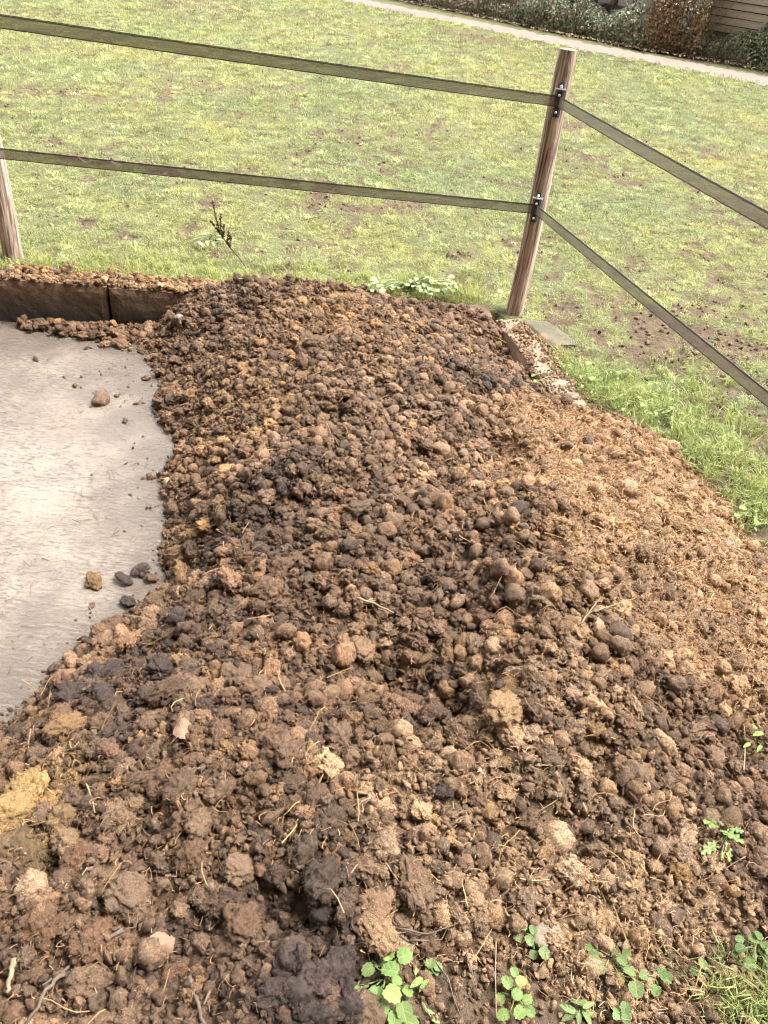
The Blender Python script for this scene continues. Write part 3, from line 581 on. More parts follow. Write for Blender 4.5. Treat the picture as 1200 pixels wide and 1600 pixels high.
cz = np.maximum(h + body_detail(cx, cy) * sstep(-.06, .05, h - g), g) + rr * .4 + np.abs(rng.normal(0, .006, n)); cc = dung_colour(cx, cy) * (.74 + .45 * np.clip(Wc['R'] + Wc['T'] + .7 * matt(cx, cy), 0, 1))[:, None]  # crumb colour lowered outside loose and matted areas, painting shade into the gaps
# wall top litter
m = 2600; wx = rng.uniform(-2.6, -1.0, m); d_ = rng.uniform(-.02, .30, m) ; wy = back_y(wx) + d_; wr = rng.uniform(.003, .008, m) * np.where(d_ < .15, 1, .8)
wz = np.where(d_ < .15, .025, np.interp(d_, [.15, .3], [.02, .0])) + .03 * np.clip(noise2(wx * 6, wy * 9) + .4, 0, 1) * rng.random(m) + wr * .3; ok = (noise2(wx * 4, wy * 4) + 1.1 - d_ * 3.2 > rng.random(m) * .9) & (d_ > 0)
wx, wy, wz, wr = wx[ok], wy[ok], wz[ok], wr[ok]; wc = np.where(rng.random(len(wx))[:, None] < .6, OCHRE * .95, TAN * .9) * np.exp(rng.normal(0, .25, len(wx)))[:, None]
# pile at the foot of the back wall
m = 900; qx = rng.uniform(-2.0, -1.0, m); qy = back_y(qx) - .02 - np.abs(rng.normal(0, .10, m)) * np.clip((qx + 2.1) * 1.3, .25, 1); qr = rng.uniform(.003, .009, m); 
qz = SLAB_Z + qr * .35 + np.clip(.05 - (back_y(qx) - qy) * .22, 0, 1) * rng.random(m) * np.clip((qx + 2.1), 0.1, 1); qc = dung_colour(qx, qy) * 1.05
# side-wall top litter
m = 1500; s_ = rng.uniform(.05, .9, m); ln = (S1 - B1) / Ls; nr = np.array([-ln[1], ln[0]]); nr = nr if nr[0] > 0 else -nr; w_ = rng.uniform(0, .2, m)
ex = B1[0] + ln[0] * s_ + nr[0] * w_; ey = B1[1] + ln[1] * s_ + nr[1] * w_; er = rng.uniform(.002, .011, m) * (.35 + .8 * np.clip(.5 + noise2(ex * 14, ey * 14), 0, 1)); ez = np.where(w_ < .15, .022, .008) + er * .3; ec = np.where(rng.random(m)[:, None] < .5, TAN * .9, BROWN * 1.8) * np.exp(rng.normal(0, .25, m))[:, None]
crumbs('crumbs', heap, (0, 2.2, 0), np.r_[cx, wx, qx, ex], np.r_[cy, wy, qy, ey], np.r_[cz, wz, qz, ez], np.r_[rr, wr, qr, er], np.r_[cc, wc, qc, ec])

# straw fibres lying over the heap
def sliver(seed, bend):
    rs = random.Random(seed); V = []; F = []; k = 5
    for i in range(k):
        t_ = i / (k - 1); w = .018 * (1 - .4 * t_); p = Vector((t_ - .5, bend * math.sin(t_ * 3.1 + seed) * .2 + rs.uniform(-.02, .02), .12 * math.sin(t_ * 3.14) * bend))
        V += [p + Vector((0, w, 0)), p + Vector((0, 0, w * 1.4)), p - Vector((0, w, 0))]
        if i: b = 3 * i; F += [(b - 3, b - 2, b + 1, b), (b - 2, b - 1, b + 2, b + 1)]
    return mesh('fibre', V, F, M['dung_fibre'])
FIB = [sliver(i, b) for i, b in enumerate((.1, .5, 1.0, 1.6, .3, .8))]
N = 90000; cx = rng.uniform(-1.7, 2.0, N); cy = rng.uniform(0.15, 4.1, N); W = dung_weights(cx, cy); h = heap_smooth(cx, cy); g = ground_z(cx, cy)
ok = (h > g - .01) & (rng.random(N) < np.clip(.35 + .5 * W['O'] + .9 * W['R'] + .5 * W['T'] + W['Y'], 0, 1)); cx, cy, h, W = cx[ok], cy[ok], h[ok], {k: v[ok] for k, v in W.items()}
n = len(cx); cz = h + body_detail(cx, cy) + rng.uniform(0, .026, n); L = rng.uniform(.006, .02, n); lg = rng.random(n) < .018; L = np.where(lg, rng.uniform(.03, .09, n), L)
st = near(cx, cy, 1130, 930, .14) + .6 * near(cx, cy, 1020, 850, .18); lg2 = rng.random(n) < .06 * st; L = np.where(lg2, rng.uniform(.04, .12, n), L); lg |= lg2
cz += np.where(lg, .018, 0); th = np.where(lg, .022 / L * .03, .05 / np.maximum(L, .005) * .012) * 1.0
cc = dung_colour(cx, cy) * 1.15; cc = np.where(lg[:, None], np.array([.17, .115, .058]) * np.exp(rng.normal(0, .25, n))[:, None], cc)
wd = np.where(lg, .0013, .0010) / .018
scatter('straw_fibres', heap, np.c_[cx, cy - 2.2, cz], np.c_[rng.normal(0, .35, n), rng.normal(0, .35, n), rng.uniform(0, 6.28, n)], np.c_[L, wd, wd], rng.integers(0, 6, n), cc, FIB)

# ---------------------------------------------------------------- turf
def tuft(seed, nb, spread, hmin, hmax, width, lean, mat=None):
    rs = random.Random(seed); V = []; F = []
    for k in range(nb):
        a_ = rs.uniform(0, 6.28); rr_ = spread * math.sqrt(rs.random()); b = Vector((rr_ * math.cos(a_), rr_ * math.sin(a_), -.004)); hh = rs.uniform(hmin, hmax)
        d = Vector((math.cos(a_ + rs.gauss(0, .9)), math.sin(a_ + rs.gauss(0, .9)), 0)); ln_ = rs.uniform(.2, 1) * lean; s_ = Vector((-d.y, d.x, 0)) * width * rs.uniform(.6, 1.2)
        p1 = b + Vector((0, 0, hh * .55)) + d * hh * .35 * ln_; p2 = b + Vector((0, 0, hh * (1 - .35 * ln_))) + d * hh * ln_
        i = len(V); V += [b - s_ * .6, b + s_ * .6, p1 + s_ * .5, p1 - s_ * .5, p2]; F += [(i, i + 1, i + 2, i + 3), (i + 3, i + 2, i + 4)]
    return mesh('tuft', V, F, mat or M['grass'])
SHORT = [tuft(100 + i, 34, .05, .010, .030, .0026, 1.5) for i in range(6)]
LONG = [tuft(120 + i, 26, .03, .03, .085, .0030, 1.2) for i in range(5)]
def free(x, y, mrg=.0): return ~in_pit(x, y, .17) & ~((heap_smooth(x, y) > field_z(x, y) - .012 + mrg) & (x > -1.75) & (x < 2.1) & (y < 4.1) & (y > .05))
near_line = lambda x, y: np.exp(-((y - back_y(x) - .30) / .16) ** 2) * (x < .6)
P_, Rt, Sc, Ix, Cl = [], [], [], [], []
def addg(x, y, sc, ix, cl):
    n = len(x); P_.append(np.c_[x, y, field_z(x, y) - .008 * mud(x, y)]); Rt.append(np.c_[rng.normal(0, .18, n), rng.normal(0, .18, n), rng.uniform(0, 6.28, n)])
    Sc.append(np.c_[sc, sc, sc * rng.uniform(.7, 1.3, n)]); Ix.append(ix); Cl.append(cl)
for y0, y1, dens, sc0 in ((3.1, 6, 520, .85), (6, 9, 300, 1.05), (9, 14, 150, 1.4), (14, 24, 60, 2.0)):
    hw = lambda yy: .62 * yy + 1.2
    n = int(2 * hw(y1) * (y1 - y0) * dens); x = rng.uniform(-hw(y1), hw(y1), n); y = rng.uniform(y0, y1, n)
    ok = (np.abs(x) < hw(y)) & free(x, y) & (rng.random(n) > mud(x, y) * .80); px, py, _ = proj(np.c_[x, y, x * 0])
    ok &= (py > np.interp(px, [c[0] for c in NEAR], [c[1] for c in NEAR]) - 2)
    x, y = x[ok], y[ok]; n = len(x); c = turf_colour(x, y) * 1.38 * np.exp(rng.normal(0, .36, n))[:, None]
    dry = rng.random(n) < .14; c = np.where(dry[:, None], np.array([.23, .18, .10]) * np.exp(rng.normal(0, .2, n))[:, None], c)
    addg(x, y, sc0 * rng.uniform(.7, 1.25, n), rng.integers(0, 6, n), c)
# lusher strips: along the back wall, beside the side wall, by the camera
def lush(px, py, sx_, sy_, n, sc=1.0, tint=(.25, .285, .095)):
    p = at(px, py); n = int(n * 1.15); sc = sc * .8; x = p.x + rng.normal(0, sx_, n); y = p.y + rng.normal(0, sy_, n); ok = free(x, y, .02) & (noise2(x * 9, y * 9) > -.4); x, y = x[ok], y[ok]; n = len(x)
    addg(x, y, sc * rng.uniform(.6, 1.2, n), rng.integers(6, 11, n), np.array(tint) * np.exp(rng.normal(0, .22, n))[:, None] * (1 + rng.normal(0, .06, (n, 3))))
n = 900; x = rng.uniform(-2.9, .4, n); y = back_y(x) + .17 + np.abs(rng.normal(0, .17, n)); ok = free(x, y, .02); x, y = x[ok], y[ok]; n = len(x)
addg(x, y, rng.uniform(.45, .9, n), rng.integers(6, 11, n), np.array([.27, .285, .095]) * np.exp(rng.normal(0, .2, n))[:, None])
for a_ in ((850,560,.06,.09,50),(900,590,.08,.1,90),(960,610,.1,.1,110),(1030,640,.12,.1,130),(1080,690,.1,.1,110),(1140,730,.1,.1,90),(1190,800,.08,.1,80),(1160,660,.12,.12,50),(1100,600,.15,.15,50)): lush(*a_)
lush(640, 448, .17, .05, 150, 1.0, (.27, .29, .09)); lush(778, 500, .02, .02, 9, 1.2, (.17, .24, .04))
for a_ in ((1165,1560,.06,.04,26),(1195,1500,.03,.03,10),(1150,1330,.05,.02,9),(1180,1580,.05,.03,16)): lush(*a_, 0.9, (.2, .23, .08))
print('TUFTS', sum(map(len, Ix)))
scat = scatter('grass', None, np.concatenate(P_), np.concatenate(Rt), np.concatenate(Sc), np.concatenate(Ix), np.concatenate(Cl), SHORT + LONG)
scat['label'] = 'short trampled yellow green paddock grass with muddy patches'; scat['category'] = 'grass'

# mud crumbs trodden up in the paddock
n = 60000; y = 3.2 + rng.random(n) ** 1.3 * 15; x = rng.uniform(-1, 1, n) * (.62 * y + 1); ok = (mud(x, y) * .16 + .08 > rng.random(n)) & free(x, y); x, y = x[ok], y[ok]; n = len(x)
rr = rng.uniform(.004, .012, n) * (1 + y * .06)
mc = crumbs('mud_clods', None, (0, 0, 0), x, y, field_z(x, y) - rr * .25, rr, MUD * 1.35 * np.exp(rng.normal(.05, .35, n))[:, None])
mc['label'] = 'small trodden mud clods scattered over the paddock'; mc['category'] = 'mud'

# ================================================================== THINGS
def surf(px, py, lift=0.0):
    z = 0.1
    for _ in range(14):
        p = at(px, py, z); x_ = np.array([p.x]); y_ = np.array([p.y])
        hz_ = float(heap_smooth(x_, y_)[0] + body_detail(x_, y_)[0]); gz = float(ground_z(x_, y_)[0]); z = .5 * z + .5 * (max(hz_, gz) + lift)
    return at(px, py, z)

# ---- fence posts with their insulators
def post(loc, rad, hgt, label, group, insul=(), face=None):
    o = thing('fence_post', label, 'fence post', loc, 0, group); b = MB(); n = 28; V = []; rows = 40
    for i in range(rows + 1):
        zz_ = -.25 + (hgt + .25) * i / rows; rr_ = rad * (1.04 - .08 * i / rows)
        for k in range(n):
            a_ = 2 * math.pi * k / n; q = rr_ * (1 + .045 * mnoise.noise(Vector((math.cos(a_) * 1.5, math.sin(a_) * 1.5, zz_ * 3 + loc[0]))) + .012 * mnoise.noise(Vector((math.cos(a_) * 9, math.sin(a_) * 9, zz_ * 2))))
            if i == rows: q *= .93
            V.append((q * math.cos(a_) + .006 * math.sin(zz_ * 4), q * math.sin(a_), zz_ if i < rows else hgt + .004))
    F = [(i * n + k, i * n + (k + 1) % n, (i + 1) * n + (k + 1) % n, (i + 1) * n + k) for i in range(rows) for k in range(n)]
    obj('shaft', mesh('shaft', V, F, M['post'], True), o)
    ring = [V[rows * n + k] for k in range(n)]; inner = [(x_ * .5, y_ * .5, z_ + .003 + random.uniform(-.002, .002)) for x_, y_, z_ in ring]
    obj('end_grain', mesh('end_grain', ring + inner, [(k, (k + 1) % n, n + (k + 1) % n, n + k) for k in range(n)] + [tuple(range(n, 2 * n))], M['endgrain']), o)
    for zc in insul:
        ia = face; off = Vector((math.cos(ia), math.sin(ia), 0)) * (rad * .96)
        ins = MB()
        def prism(z0, z1, w, d0, d1, nseg=8):     # rounded bar standing on the post
            prof = [(-w, 0), (-w, d1 * .6), (-w * .55, d1), (w * .55, d1), (w, d1 * .6), (w, 0)]
            V = [(d_, x_, z0) for x_, d_ in prof] + [(d_, x_, z1) for x_, d_ in prof]; m_ = len(prof)
            ins.add(V, [(k, (k + 1) % m_, m_ + (k + 1) % m_, m_ + k) for k in range(m_)] + [tuple(range(m_))[::-1], tuple(range(m_, 2 * m_))])
        prism(-.066, .062, .014, 0, .008); prism(.004, .048, .021, 0, .030); prism(-.022, .0, .012, 0, .022); prism(-.066, -.026, .019, 0, .024)
        ins.tube([(.004, 0, .060), (.012, 0, .060)], .014, 12)
        ins.tube([(.010, -.020, -.012), (.016, -.012, -.008), (.020, 0, -.008), (.016, .012, -.008), (.010, .020, -.012)], .004, 6)
        io = obj('insulator', ins.mesh('insulator', M['plastic']), o, (off.x, off.y, zc), (0, 0, ia))
        bar = MB(); bar.box((.019, 0, .0505), (.028, .050, .004)); obj('metal_bar', bar.mesh('metal_bar', M['zinc']), io)
        for sz, dd, sr in ((.060, .013, .0075), (.026, .031, .006), (-.046, .025, .006)):
            s_ = MB(); s_.tube([(dd - .004, 0, sz), (dd + .002, 0, sz), (dd + .004, 0, sz)], [sr, sr, sr * .6], 10); obj('screw', s_.mesh('screw', M['zinc'], True), io)
    return o
PC = at(803, 490, 0); PL = at(21, 404, 0)
face = math.atan2(-PC.y, -PC.x) - .05
ZU, ZL = 1.063, 0.58
post(PC, .045, 1.262, 'weathered wooden corner post with two black insulators beside the heap', 'wooden fence posts', (ZU, ZL), face)
post(PL, .050, 1.26, 'wooden fence post cut off by the left edge behind the low wall', 'wooden fence posts', (1.12, .54), math.atan2(-PL.y, -PL.x))

# ---- electric fence tape: woven band with dark selvedges
def span(parent, a_, b_, width, sag=.02, tilt=(0, 0), seed=0):
    a_ = Vector(a_); b_ = Vector(b_); L = (b_ - a_).length; nseg = max(30, int(L / .04)); d = (b_ - a_).normalized(); side = d.cross(Vector((0, 0, 1))).normalized()
    def pt(t_, v):       # v across the band, -1..1
        p = a_.lerp(b_, t_); p.z -= sag * 4 * t_ * (1 - t_); ti = tilt[0] + (tilt[1] - tilt[0]) * t_ + .10 * math.sin(t_ * 9 + seed)
        w = (width[0] + (width[1] - width[0]) * t_) / 2
        return p + (Vector((0, 0, 1)) * math.cos(ti) + side * math.sin(ti)) * (w * v + .0006 * math.sin(t_ * L * 60 + v * 4))
    th = MB(); V = []; F = []; na_ = 13
    for i in range(nseg + 1):
        for k in range(na_):
            v = -.86 + 1.72 * k / (na_ - 1); V.append(pt(i / nseg, v) + side * (.0005 * (k % 2)))
            if i and k: q = i * na_ + k; F.append((q - na_ - 1, q - na_, q, q - 1))
    th.add(V, F)
    w_ = obj('webbing', th.mesh('webbing', M['tape_thread']), parent)
    for v0, v1 in ((.70, .84), (.88, 1.0), (-1.0, -.84)):
        V = []; F = []
        for i in range(nseg + 1):
            t_ = i / nseg; V += [pt(t_, v0) + side * .001, pt(t_, v1) + side * .001, pt(t_, v1) - side * .001, pt(t_, v0) - side * .001]
            if i:
                b = 4 * i
                for q in range(4): F.append((b - 4 + q, b - 4 + (q + 1) % 4, b + (q + 1) % 4, b + q))
        obj('selvedge', mesh('selvedge', V, F, M['tape_edge']), w_)
    return pt
fo = Vector((math.cos(face), math.sin(face), 0)) * .062
PU = Vector((PC.x, PC.y, ZU)) + fo; PD = Vector((PC.x, PC.y, ZL - .002)) + fo
def beyond(a_, q, k): return a_ + (Vector(q) - a_) * k
def atdist(px, py, yy):
    d = RM @ np.array([px - 600, py - 800, FPX]); t = yy / d[1]; return Vector((d[0] * t, yy, CAM_H + d[2] * t))
lU = atdist(0, 30, 3.95); lL = atdist(0, 237, 3.93); rU = at(1200, 337, ZU - .005); rL = at(1200, 617, ZL - .01)
for (c_, l_, r_, lab, nm) in ((PU, lU, rU, 'upper olive woven fence tape bent round the corner post', 'U'), (PD, lL, rL, 'lower olive woven fence tape bent round the corner post', 'L')):
    tp = thing('fence_tape', lab, 'fence tape', c_, 0, 'electric fence tapes')
    z0 = Vector((0, 0, 0)); e1 = beyond(c_, l_, 1.9) - c_; e2 = beyond(c_, r_, 2.3) - c_
    f1 = span(tp, z0 + e1.normalized() * .012, e1, (.046, .074 if nm == 'U' else .064), .008, (0, -.25), 1)
    f2 = span(tp, z0 + e2.normalized() * .012, e2, (.044, .052), .012, (0, .1), 3)
    kn = MB(); kn.box((0, 0, 0), (.034, .012, .042), Matrix.Rotation(face + math.pi / 2, 3, 'Z')); obj('clamped_fold', kn.mesh('clamped_fold', M['tape_edge']), tp)
    if nm == 'L':
        for f_, ts in ((f1, (.415, .447)), (f2, (.075,))):
            for t_ in ts:
                mk = MB(); s_ = Vector((.004, -.004, 0)); mk.add([f_(t_, .8) + s_, f_(t_ + .003, .8) + s_, f_(t_ - .004, -.1) + s_, f_(t_ - .007, -.1) + s_], [(0, 1, 2, 3)])
                mk.add([f_(t_, .8) + s_ * .5, f_(t_ + .003, .8) + s_ * .5, f_(t_ - .004, -.1) + s_ * .5, f_(t_ - .007, -.1) + s_ * .5], [(3, 2, 1, 0)]); obj('white_scuff', mk.mesh('white_scuff', M['tape_mark']), tp)

# ---- background: boards, rubble wall, ivy, dry shrubs
HB = [(480,-26),(560,-11),(640,5),(757,28),(850,48),(950,68),(1020,82),(1100,94),(1200,112),(1330,135)]
HBW = [at(a_, b_, 0) for a_, b_ in HB]; HS = [0]
for p, q in zip(HBW, HBW[1:]): HS.append(HS[-1] + (q - p).length)
def hline(s, back=0.0):
    s = min(max(s, 0), HS[-1] - 1e-6); i = max(k for k in range(len(HS) - 1) if HS[k] <= s); t_ = (s - HS[i]) / (HS[i + 1] - HS[i])
    p = HBW[i].lerp(HBW[i + 1], t_); d = (HBW[-1] - HBW[1]).normalized(); return p + Vector((-d.y, d.x, 0)) * back, d
def s_of(px): return float(np.interp(px, [a_ for a_, _ in HB], HS))
s0 = s_of(1040); p0, d0 = hline(s0, .75); fa = math.atan2(d0.y, d0.x)
wf = thing('wooden_fence', 'weathered overlapping board fence behind the ivy at top right', 'fence', (p0.x, p0.y, 0), fa)
for k in range(3):
    m_ = MB(); m_.box((0, .06, 1.25), (.1, .1, 2.5)); obj('fence_upright', m_.mesh('fence_upright', M['plank']), wf, (k * 2.0, 0, 0))
m_ = MB(); m_.box((2.0, .035, 1.25), (3.98, .02, 2.4)); obj('added_dark_backing', m_.mesh('added_dark_backing', M['twig']), wf)  # added dark sheet: hides the sky behind the boards, stands for shade in gaps
for k in range(2):
    for j in range(17):
        m_ = MB(); m_.box((0, 0, 0), (1.99, .022, .121), Matrix.Rotation(R(-10), 3, 'X'), .006); obj('plank', m_.mesh('plank', M['plank']), wf, (1.0 + k * 2.0, -.02, .15 + j * .135), (0, random.uniform(-.006, .006), 0))
sa = s_of(600); p0, d0 = hline(sa, .8); e0, _ = hline(s_of(1030), .8); fa = math.atan2(e0.y - p0.y, e0.x - p0.x); Lr = (e0 - p0).length
rw = thing('rubble_wall', 'pale rubble stone wall glimpsed behind the hedge', 'wall', (p0.x, p0.y, 0), fa)
m_ = MB(); m_.box((Lr / 2, .3, .8), (Lr, .3, 1.6)); obj('core', m_.mesh('core', M['stone']), rw)
STN = []
for i in range(6):
    bm = bmesh.new(); bmesh.ops.create_icosphere(bm, subdivisions=2, radius=.5)
    for v in bm.verts:
        c_ = v.co.copy(); v.co = Vector([math.copysign(abs(q) ** .6, q) for q in c_]) * .72; v.co += mnoise.noise_vector(c_ * 3 + Vector((i * 5, 0, 0))) * .09
    me = bpy.data.meshes.new('stone'); bm.to_mesh(me); bm.free(); me.materials.append(M['stone']); STN.append(me)
zz_ = 0.0
while zz_ < 2.3:
    hh = random.uniform(.24, .34); xx_ = random.uniform(-.2, 0)
    while xx_ < Lr:
        ww = random.uniform(.3, .55)
        o = obj('stone', random.choice(STN), rw, (xx_ + ww / 2, .12 + random.uniform(-.03, .03), zz_ + hh / 2), (0, random.uniform(-.08, .08), 0)); o.scale = (ww * .97, .3, hh * .97); xx_ += ww
    zz_ += hh

def leafmass(name, parent, P, size, col, mat='ivy', up=.0, aspect=.75):
    n = len(P); d = rng.normal(size=(n, 3)); d[:, 2] += up; d /= np.linalg.norm(d, axis=1)[:, None]; a_ = np.cross(d, rng.normal(size=(n, 3))); a_ /= np.linalg.norm(a_, axis=1)[:, None]
    b = np.cross(d, a_); s = np.asarray(size)[:, None]; P = np.asarray(P)
    V = np.stack([P - a_ * s * .5, P + b * s * .5 * aspect + d * s * .12, P + a_ * s * .5, P - b * s * .5 * aspect + d * s * .12], 1).reshape(-1, 3); F = np.arange(4 * n).reshape(n, 4)
    me = fastmesh(name, V, F, M[mat]); c4 = np.repeat(np.c_[np.clip(col, .004, 1), np.ones(n)], 4, 0); at_ = me.attributes.new('col', 'FLOAT_COLOR', 'POINT'); at_.data.foreach_set('color', c4.astype(np.float32).ravel())
    return obj(name, me, parent)
IVY = np.array([.25, .30, .23]); IVY2 = np.array([.45, .46, .36]); DRY = np.array([.42, .31, .235]); RED = np.array([.44, .29, .215])
def hedge(name, label, cat, pa, pb, hgt, n, mixc, depth=.6, stems=40, stemcol='twig', grp=None):
    s_a, s_b = s_of(pa), s_of(pb); pm, _ = hline((s_a + s_b) / 2); o = thing(name, label, cat, (pm.x, pm.y, 0), 0, grp); P = []
    while len(P) < n:
        s_ = random.uniform(s_a, s_b); H_ = hgt * (.8 + .35 * noise2(np.array([s_ * 1.3]), np.array([hgt]))[0]); z_ = H_ * random.random() ** .85; prof = depth * math.sqrt(max(0, 1 - (z_ / H_) ** 3)); dd = prof * (1 - random.random() ** 2 * .6)
        if noise2(np.array([s_ * 2.2 + 9]), np.array([z_ * 2.4]))[0] < -.42 and random.random() < .8: continue
        q, _ = hline(s_, .55 - dd); P.append((q.x - pm.x, q.y - pm.y, z_ + .02))
    P = np.array(P); cs = np.array([c_ for c_, w in mixc]); w = np.array([w for c_, w in mixc]); clump = noise2(P[:, 0] * 1.6 + P[:, 1], P[:, 2] * 2.2)
    u_ = np.clip(rng.random(n) * .75 + .125 + .35 * clump, 0, .999); pick = (u_[:, None] > np.cumsum(w / w.sum())[None]).sum(1); col = cs[np.clip(pick, 0, len(cs) - 1)] * np.exp(rng.normal(0, .35, n))[:, None]
    leafmass('foliage', o, P, rng.uniform(.035, .085, n), col)
    st = MB()
    for k in range(stems):
        s_ = random.uniform(s_a, s_b); q, d_ = hline(s_, random.uniform(-.1, .5)); q = q - pm; h_ = random.uniform(.5, 1) * hgt; l_ = random.gauss(0, .3); l_ *= hgt; st.tube([(q.x, q.y, 0), (q.x + d_.x * l_ * .5, q.y + d_.y * l_ * .5 - .1, h_ * .6), (q.x + d_.x * l_, q.y + d_.y * l_ - random.uniform(0, .3), h_)], [.009, .007, .004], 4)
    obj('stems', st.mesh('stems', M[stemcol]), o); return o
hedge('ivy_hedge', 'low dark ivy hedge mixed with dry stalks along the path at top centre', 'hedge', 500, 830, .62, 9000, [(DRY, .25), (IVY2, .4), (IVY, .35)], .55, 120, 'straw')
hedge('ivy_hedge', 'dark green ivy hedge between the pale shrub and the red-brown shrub', 'hedge', 800, 1015, .85, 9000, [(DRY, .13), (IVY2, .45), (IVY, .45)], .6, 50, 'twig')
hedge('dry_shrub', 'red-brown withered shrub beside the board fence', 'shrub', 1000, 1085, 1.6, 4600, [(RED, .5), (DRY, .3), (IVY, .2)], .65, 60, 'straw')
hedge('dry_shrub', 'pale withered shrub in front of the rubble wall', 'shrub', 740, 900, 1.1, 3000, [(DRY, .7), (IVY2, .15), (RED, .15)], .3, 70, 'straw')
hedge('ivy_hedge', 'low dark ivy growing up the weathered board fence', 'hedge', 1075, 1165, .62, 4200, [(DRY, .15), (IVY2, .40), (IVY, .45)], .55, 25, 'twig')
hedge('ivy_hedge', 'dark ivy clump covering the right end of the board fence', 'hedge', 1165, 1330, .95, 5500, [(DRY, .1), (IVY2, .4), (IVY, .5)], .6, 25, 'twig')
n = 3000; P = []
for k in range(n):
    q, _ = hline(random.uniform(0, HS[-1]), -abs(random.gauss(0, .25)) + .1); P.append((q.x, q.y, .03 + random.random() * .03))
ll_ = leafmass('leaf_litter', None, P, rng.uniform(.04, .08, n), np.where(rng.random(n)[:, None] < .7, DRY * .6, RED * .6) * np.exp(rng.normal(0, .3, n))[:, None], up=2.5); kind(ll_, 'stuff'); ll_['label'] = 'brown leaf litter along the foot of the hedge'; ll_['category'] = 'leaf litter'
q = at(1165, 80, 0); q2 = atdist(1193, 14, q.y + .3); sm = MB(); sm.tube([(0, 0, 0), (.02, .0, 1.0), ((q2.x - q.x) * 1.5, .1, (q2.z) * 1.5)], .028, 6)
tag(obj('garden_stake', sm.mesh('garden_stake', M['plastic']), None, q), 'thin dark stake leaning against the board fence', 'stake')

# ---- leaves and weeds
def leafmesh(name, kind_, seed=0):
    """blade along +X from the origin, unit length, cupped and quilted"""
    rs = random.Random(seed); n = 34; out = []
    for i in range(n):
        a_ = 2 * math.pi * i / n
        if kind_ == 'crenate': r_ = .5 * (1 - .10 * math.cos(a_) * -1) * (1 + .085 * math.cos(a_ * 11)); x_ = .5 + r_ * math.cos(a_) * 1.02; y_ = r_ * math.sin(a_) * .92; x_ += .10 * math.exp(-((a_ - math.pi) / .5) ** 2)
        elif kind_ == 'round': x_ = .5 + .5 * math.cos(a_); y_ = .46 * math.sin(a_)
        elif kind_ == 'lobed': x_ = .5 + .5 * math.cos(a_); y_ = .17 * math.sin(a_) * (1 + .45 * math.cos(a_ * 11))
        elif kind_ == 'dead': k_ = 1 + .05 * math.sin(a_ * 5 + seed) + .04 * math.sin(a_ * 13); x_ = .5 + .5 * math.cos(a_) * k_; y_ = .42 * math.sin(a_) * k_
        else: x_ = .5 + .5 * math.cos(a_); y_ = .2 * math.sin(a_) * (1 - .3 * math.cos(a_))
        out.append((x_, y_))
    V = [(.5, 0, 0)]; F = []
    for ring, s_ in ((1, .38), (2, .72), (3, 1.0)):
        for x_, y_ in out:
            X_ = .5 + (x_ - .5) * s_; Y_ = y_ * s_; dd = abs(Y_)
            z_ = .38 * dd ** 1.3 - .22 * (X_ - .35) ** 2 + .022 * math.sin(X_ * 24 - dd * 18) * (1 if ring < 3 else .4) + rs.uniform(-.008, .008)
            if kind_ == 'dead': z_ = .25 * math.sin(X_ * 4 + seed) * Y_ + .10 * math.sin(Y_ * 7 + X_ * 3) + rs.uniform(-.01, .01)
            V.append((X_, Y_, z_))
    for i in range(n):
        F.append((0, 1 + i, 1 + (i + 1) % n))
        for q in range(2): F.append((1 + q * n + i, 1 + (q + 1) * n + i, 1 + (q + 1) * n + (i + 1) % n, 1 + q * n + (i + 1) % n))
    return mesh(name, V, F, M['dead_veined'] if kind_ == 'dead' else M['leaf'], True)
CREN = [leafmesh('crenate_leaf', 'crenate', i) for i in range(4)]; ROUND = [leafmesh('round_leaf', 'round', i) for i in range(3)]; LANCE = [leafmesh('lance_leaf', 'lance', i) for i in range(3)]; LOBED = [leafmesh('lobed_leaf', 'lobed', i) for i in range(3)]
def weed(name, label, cat, px, py, leaves, meshes, tint, stem_r=.0014, group=None, base=None, upto=.045):
    """leaves: (dx, dy in photo pixels from the base, length m, height m)"""
    b = base if base is not None else surf(px, py); o = thing(name, label, cat, b, 0, group); st = MB()
    for (dx, dy, L, hz_) in leaves:
        c_ = at(px + dx, py + dy, b.z + hz_) - b; dirn = Vector((c_.x, c_.y, 0)); a_ = math.atan2(dirn.y, dirn.x) + random.gauss(0, .5) if dirn.length > .012 else random.uniform(0, 6.28)
        root = c_ - Vector((math.cos(a_), math.sin(a_), 0)) * L * .5
        L *= .78; lf = obj('leaf', random.choice(meshes), o, root, (random.gauss(0, .22), random.uniform(-.25, .25), a_)); lf.scale = (L, L * random.uniform(.85, 1.05), L)
        k_ = math.exp(random.gauss(0, .16)) * (1 + 4 * (hz_ - .02)); lf['col'] = [min(.9, tint[0] * k_ * random.uniform(.9, 1.12)), min(.9, tint[1] * k_), min(.9, tint[2] * k_ * random.uniform(.85, 1.1))]
        st.tube([Vector((random.uniform(-.004, .004), random.uniform(-.004, .004), -.004)), Vector((root.x * .5, root.y * .5, hz_ * .7)), root + Vector((math.cos(a_), math.sin(a_), 0)) * L * .05], [stem_r * 1.2, stem_r, stem_r * .7], 5)
    obj('stem', st.mesh('stem', M['stem']), o); return o
def ring(n, rad, L, h0, h1, rot=0.0, sq=.8):
    return [(rad * random.uniform(.5, 1.1) * math.cos(rot + 6.283 * k / n + random.gauss(0, .2)), sq * rad * random.uniform(.5, 1.1) * math.sin(rot + 6.283 * k / n + random.gauss(0, .2)), L * random.uniform(.75, 1.15), random.uniform(h0, h1)) for k in range(n)]
GR = (.15, .225, .07); GB = (.13, .19, .075); GD = (.10, .15, .052)
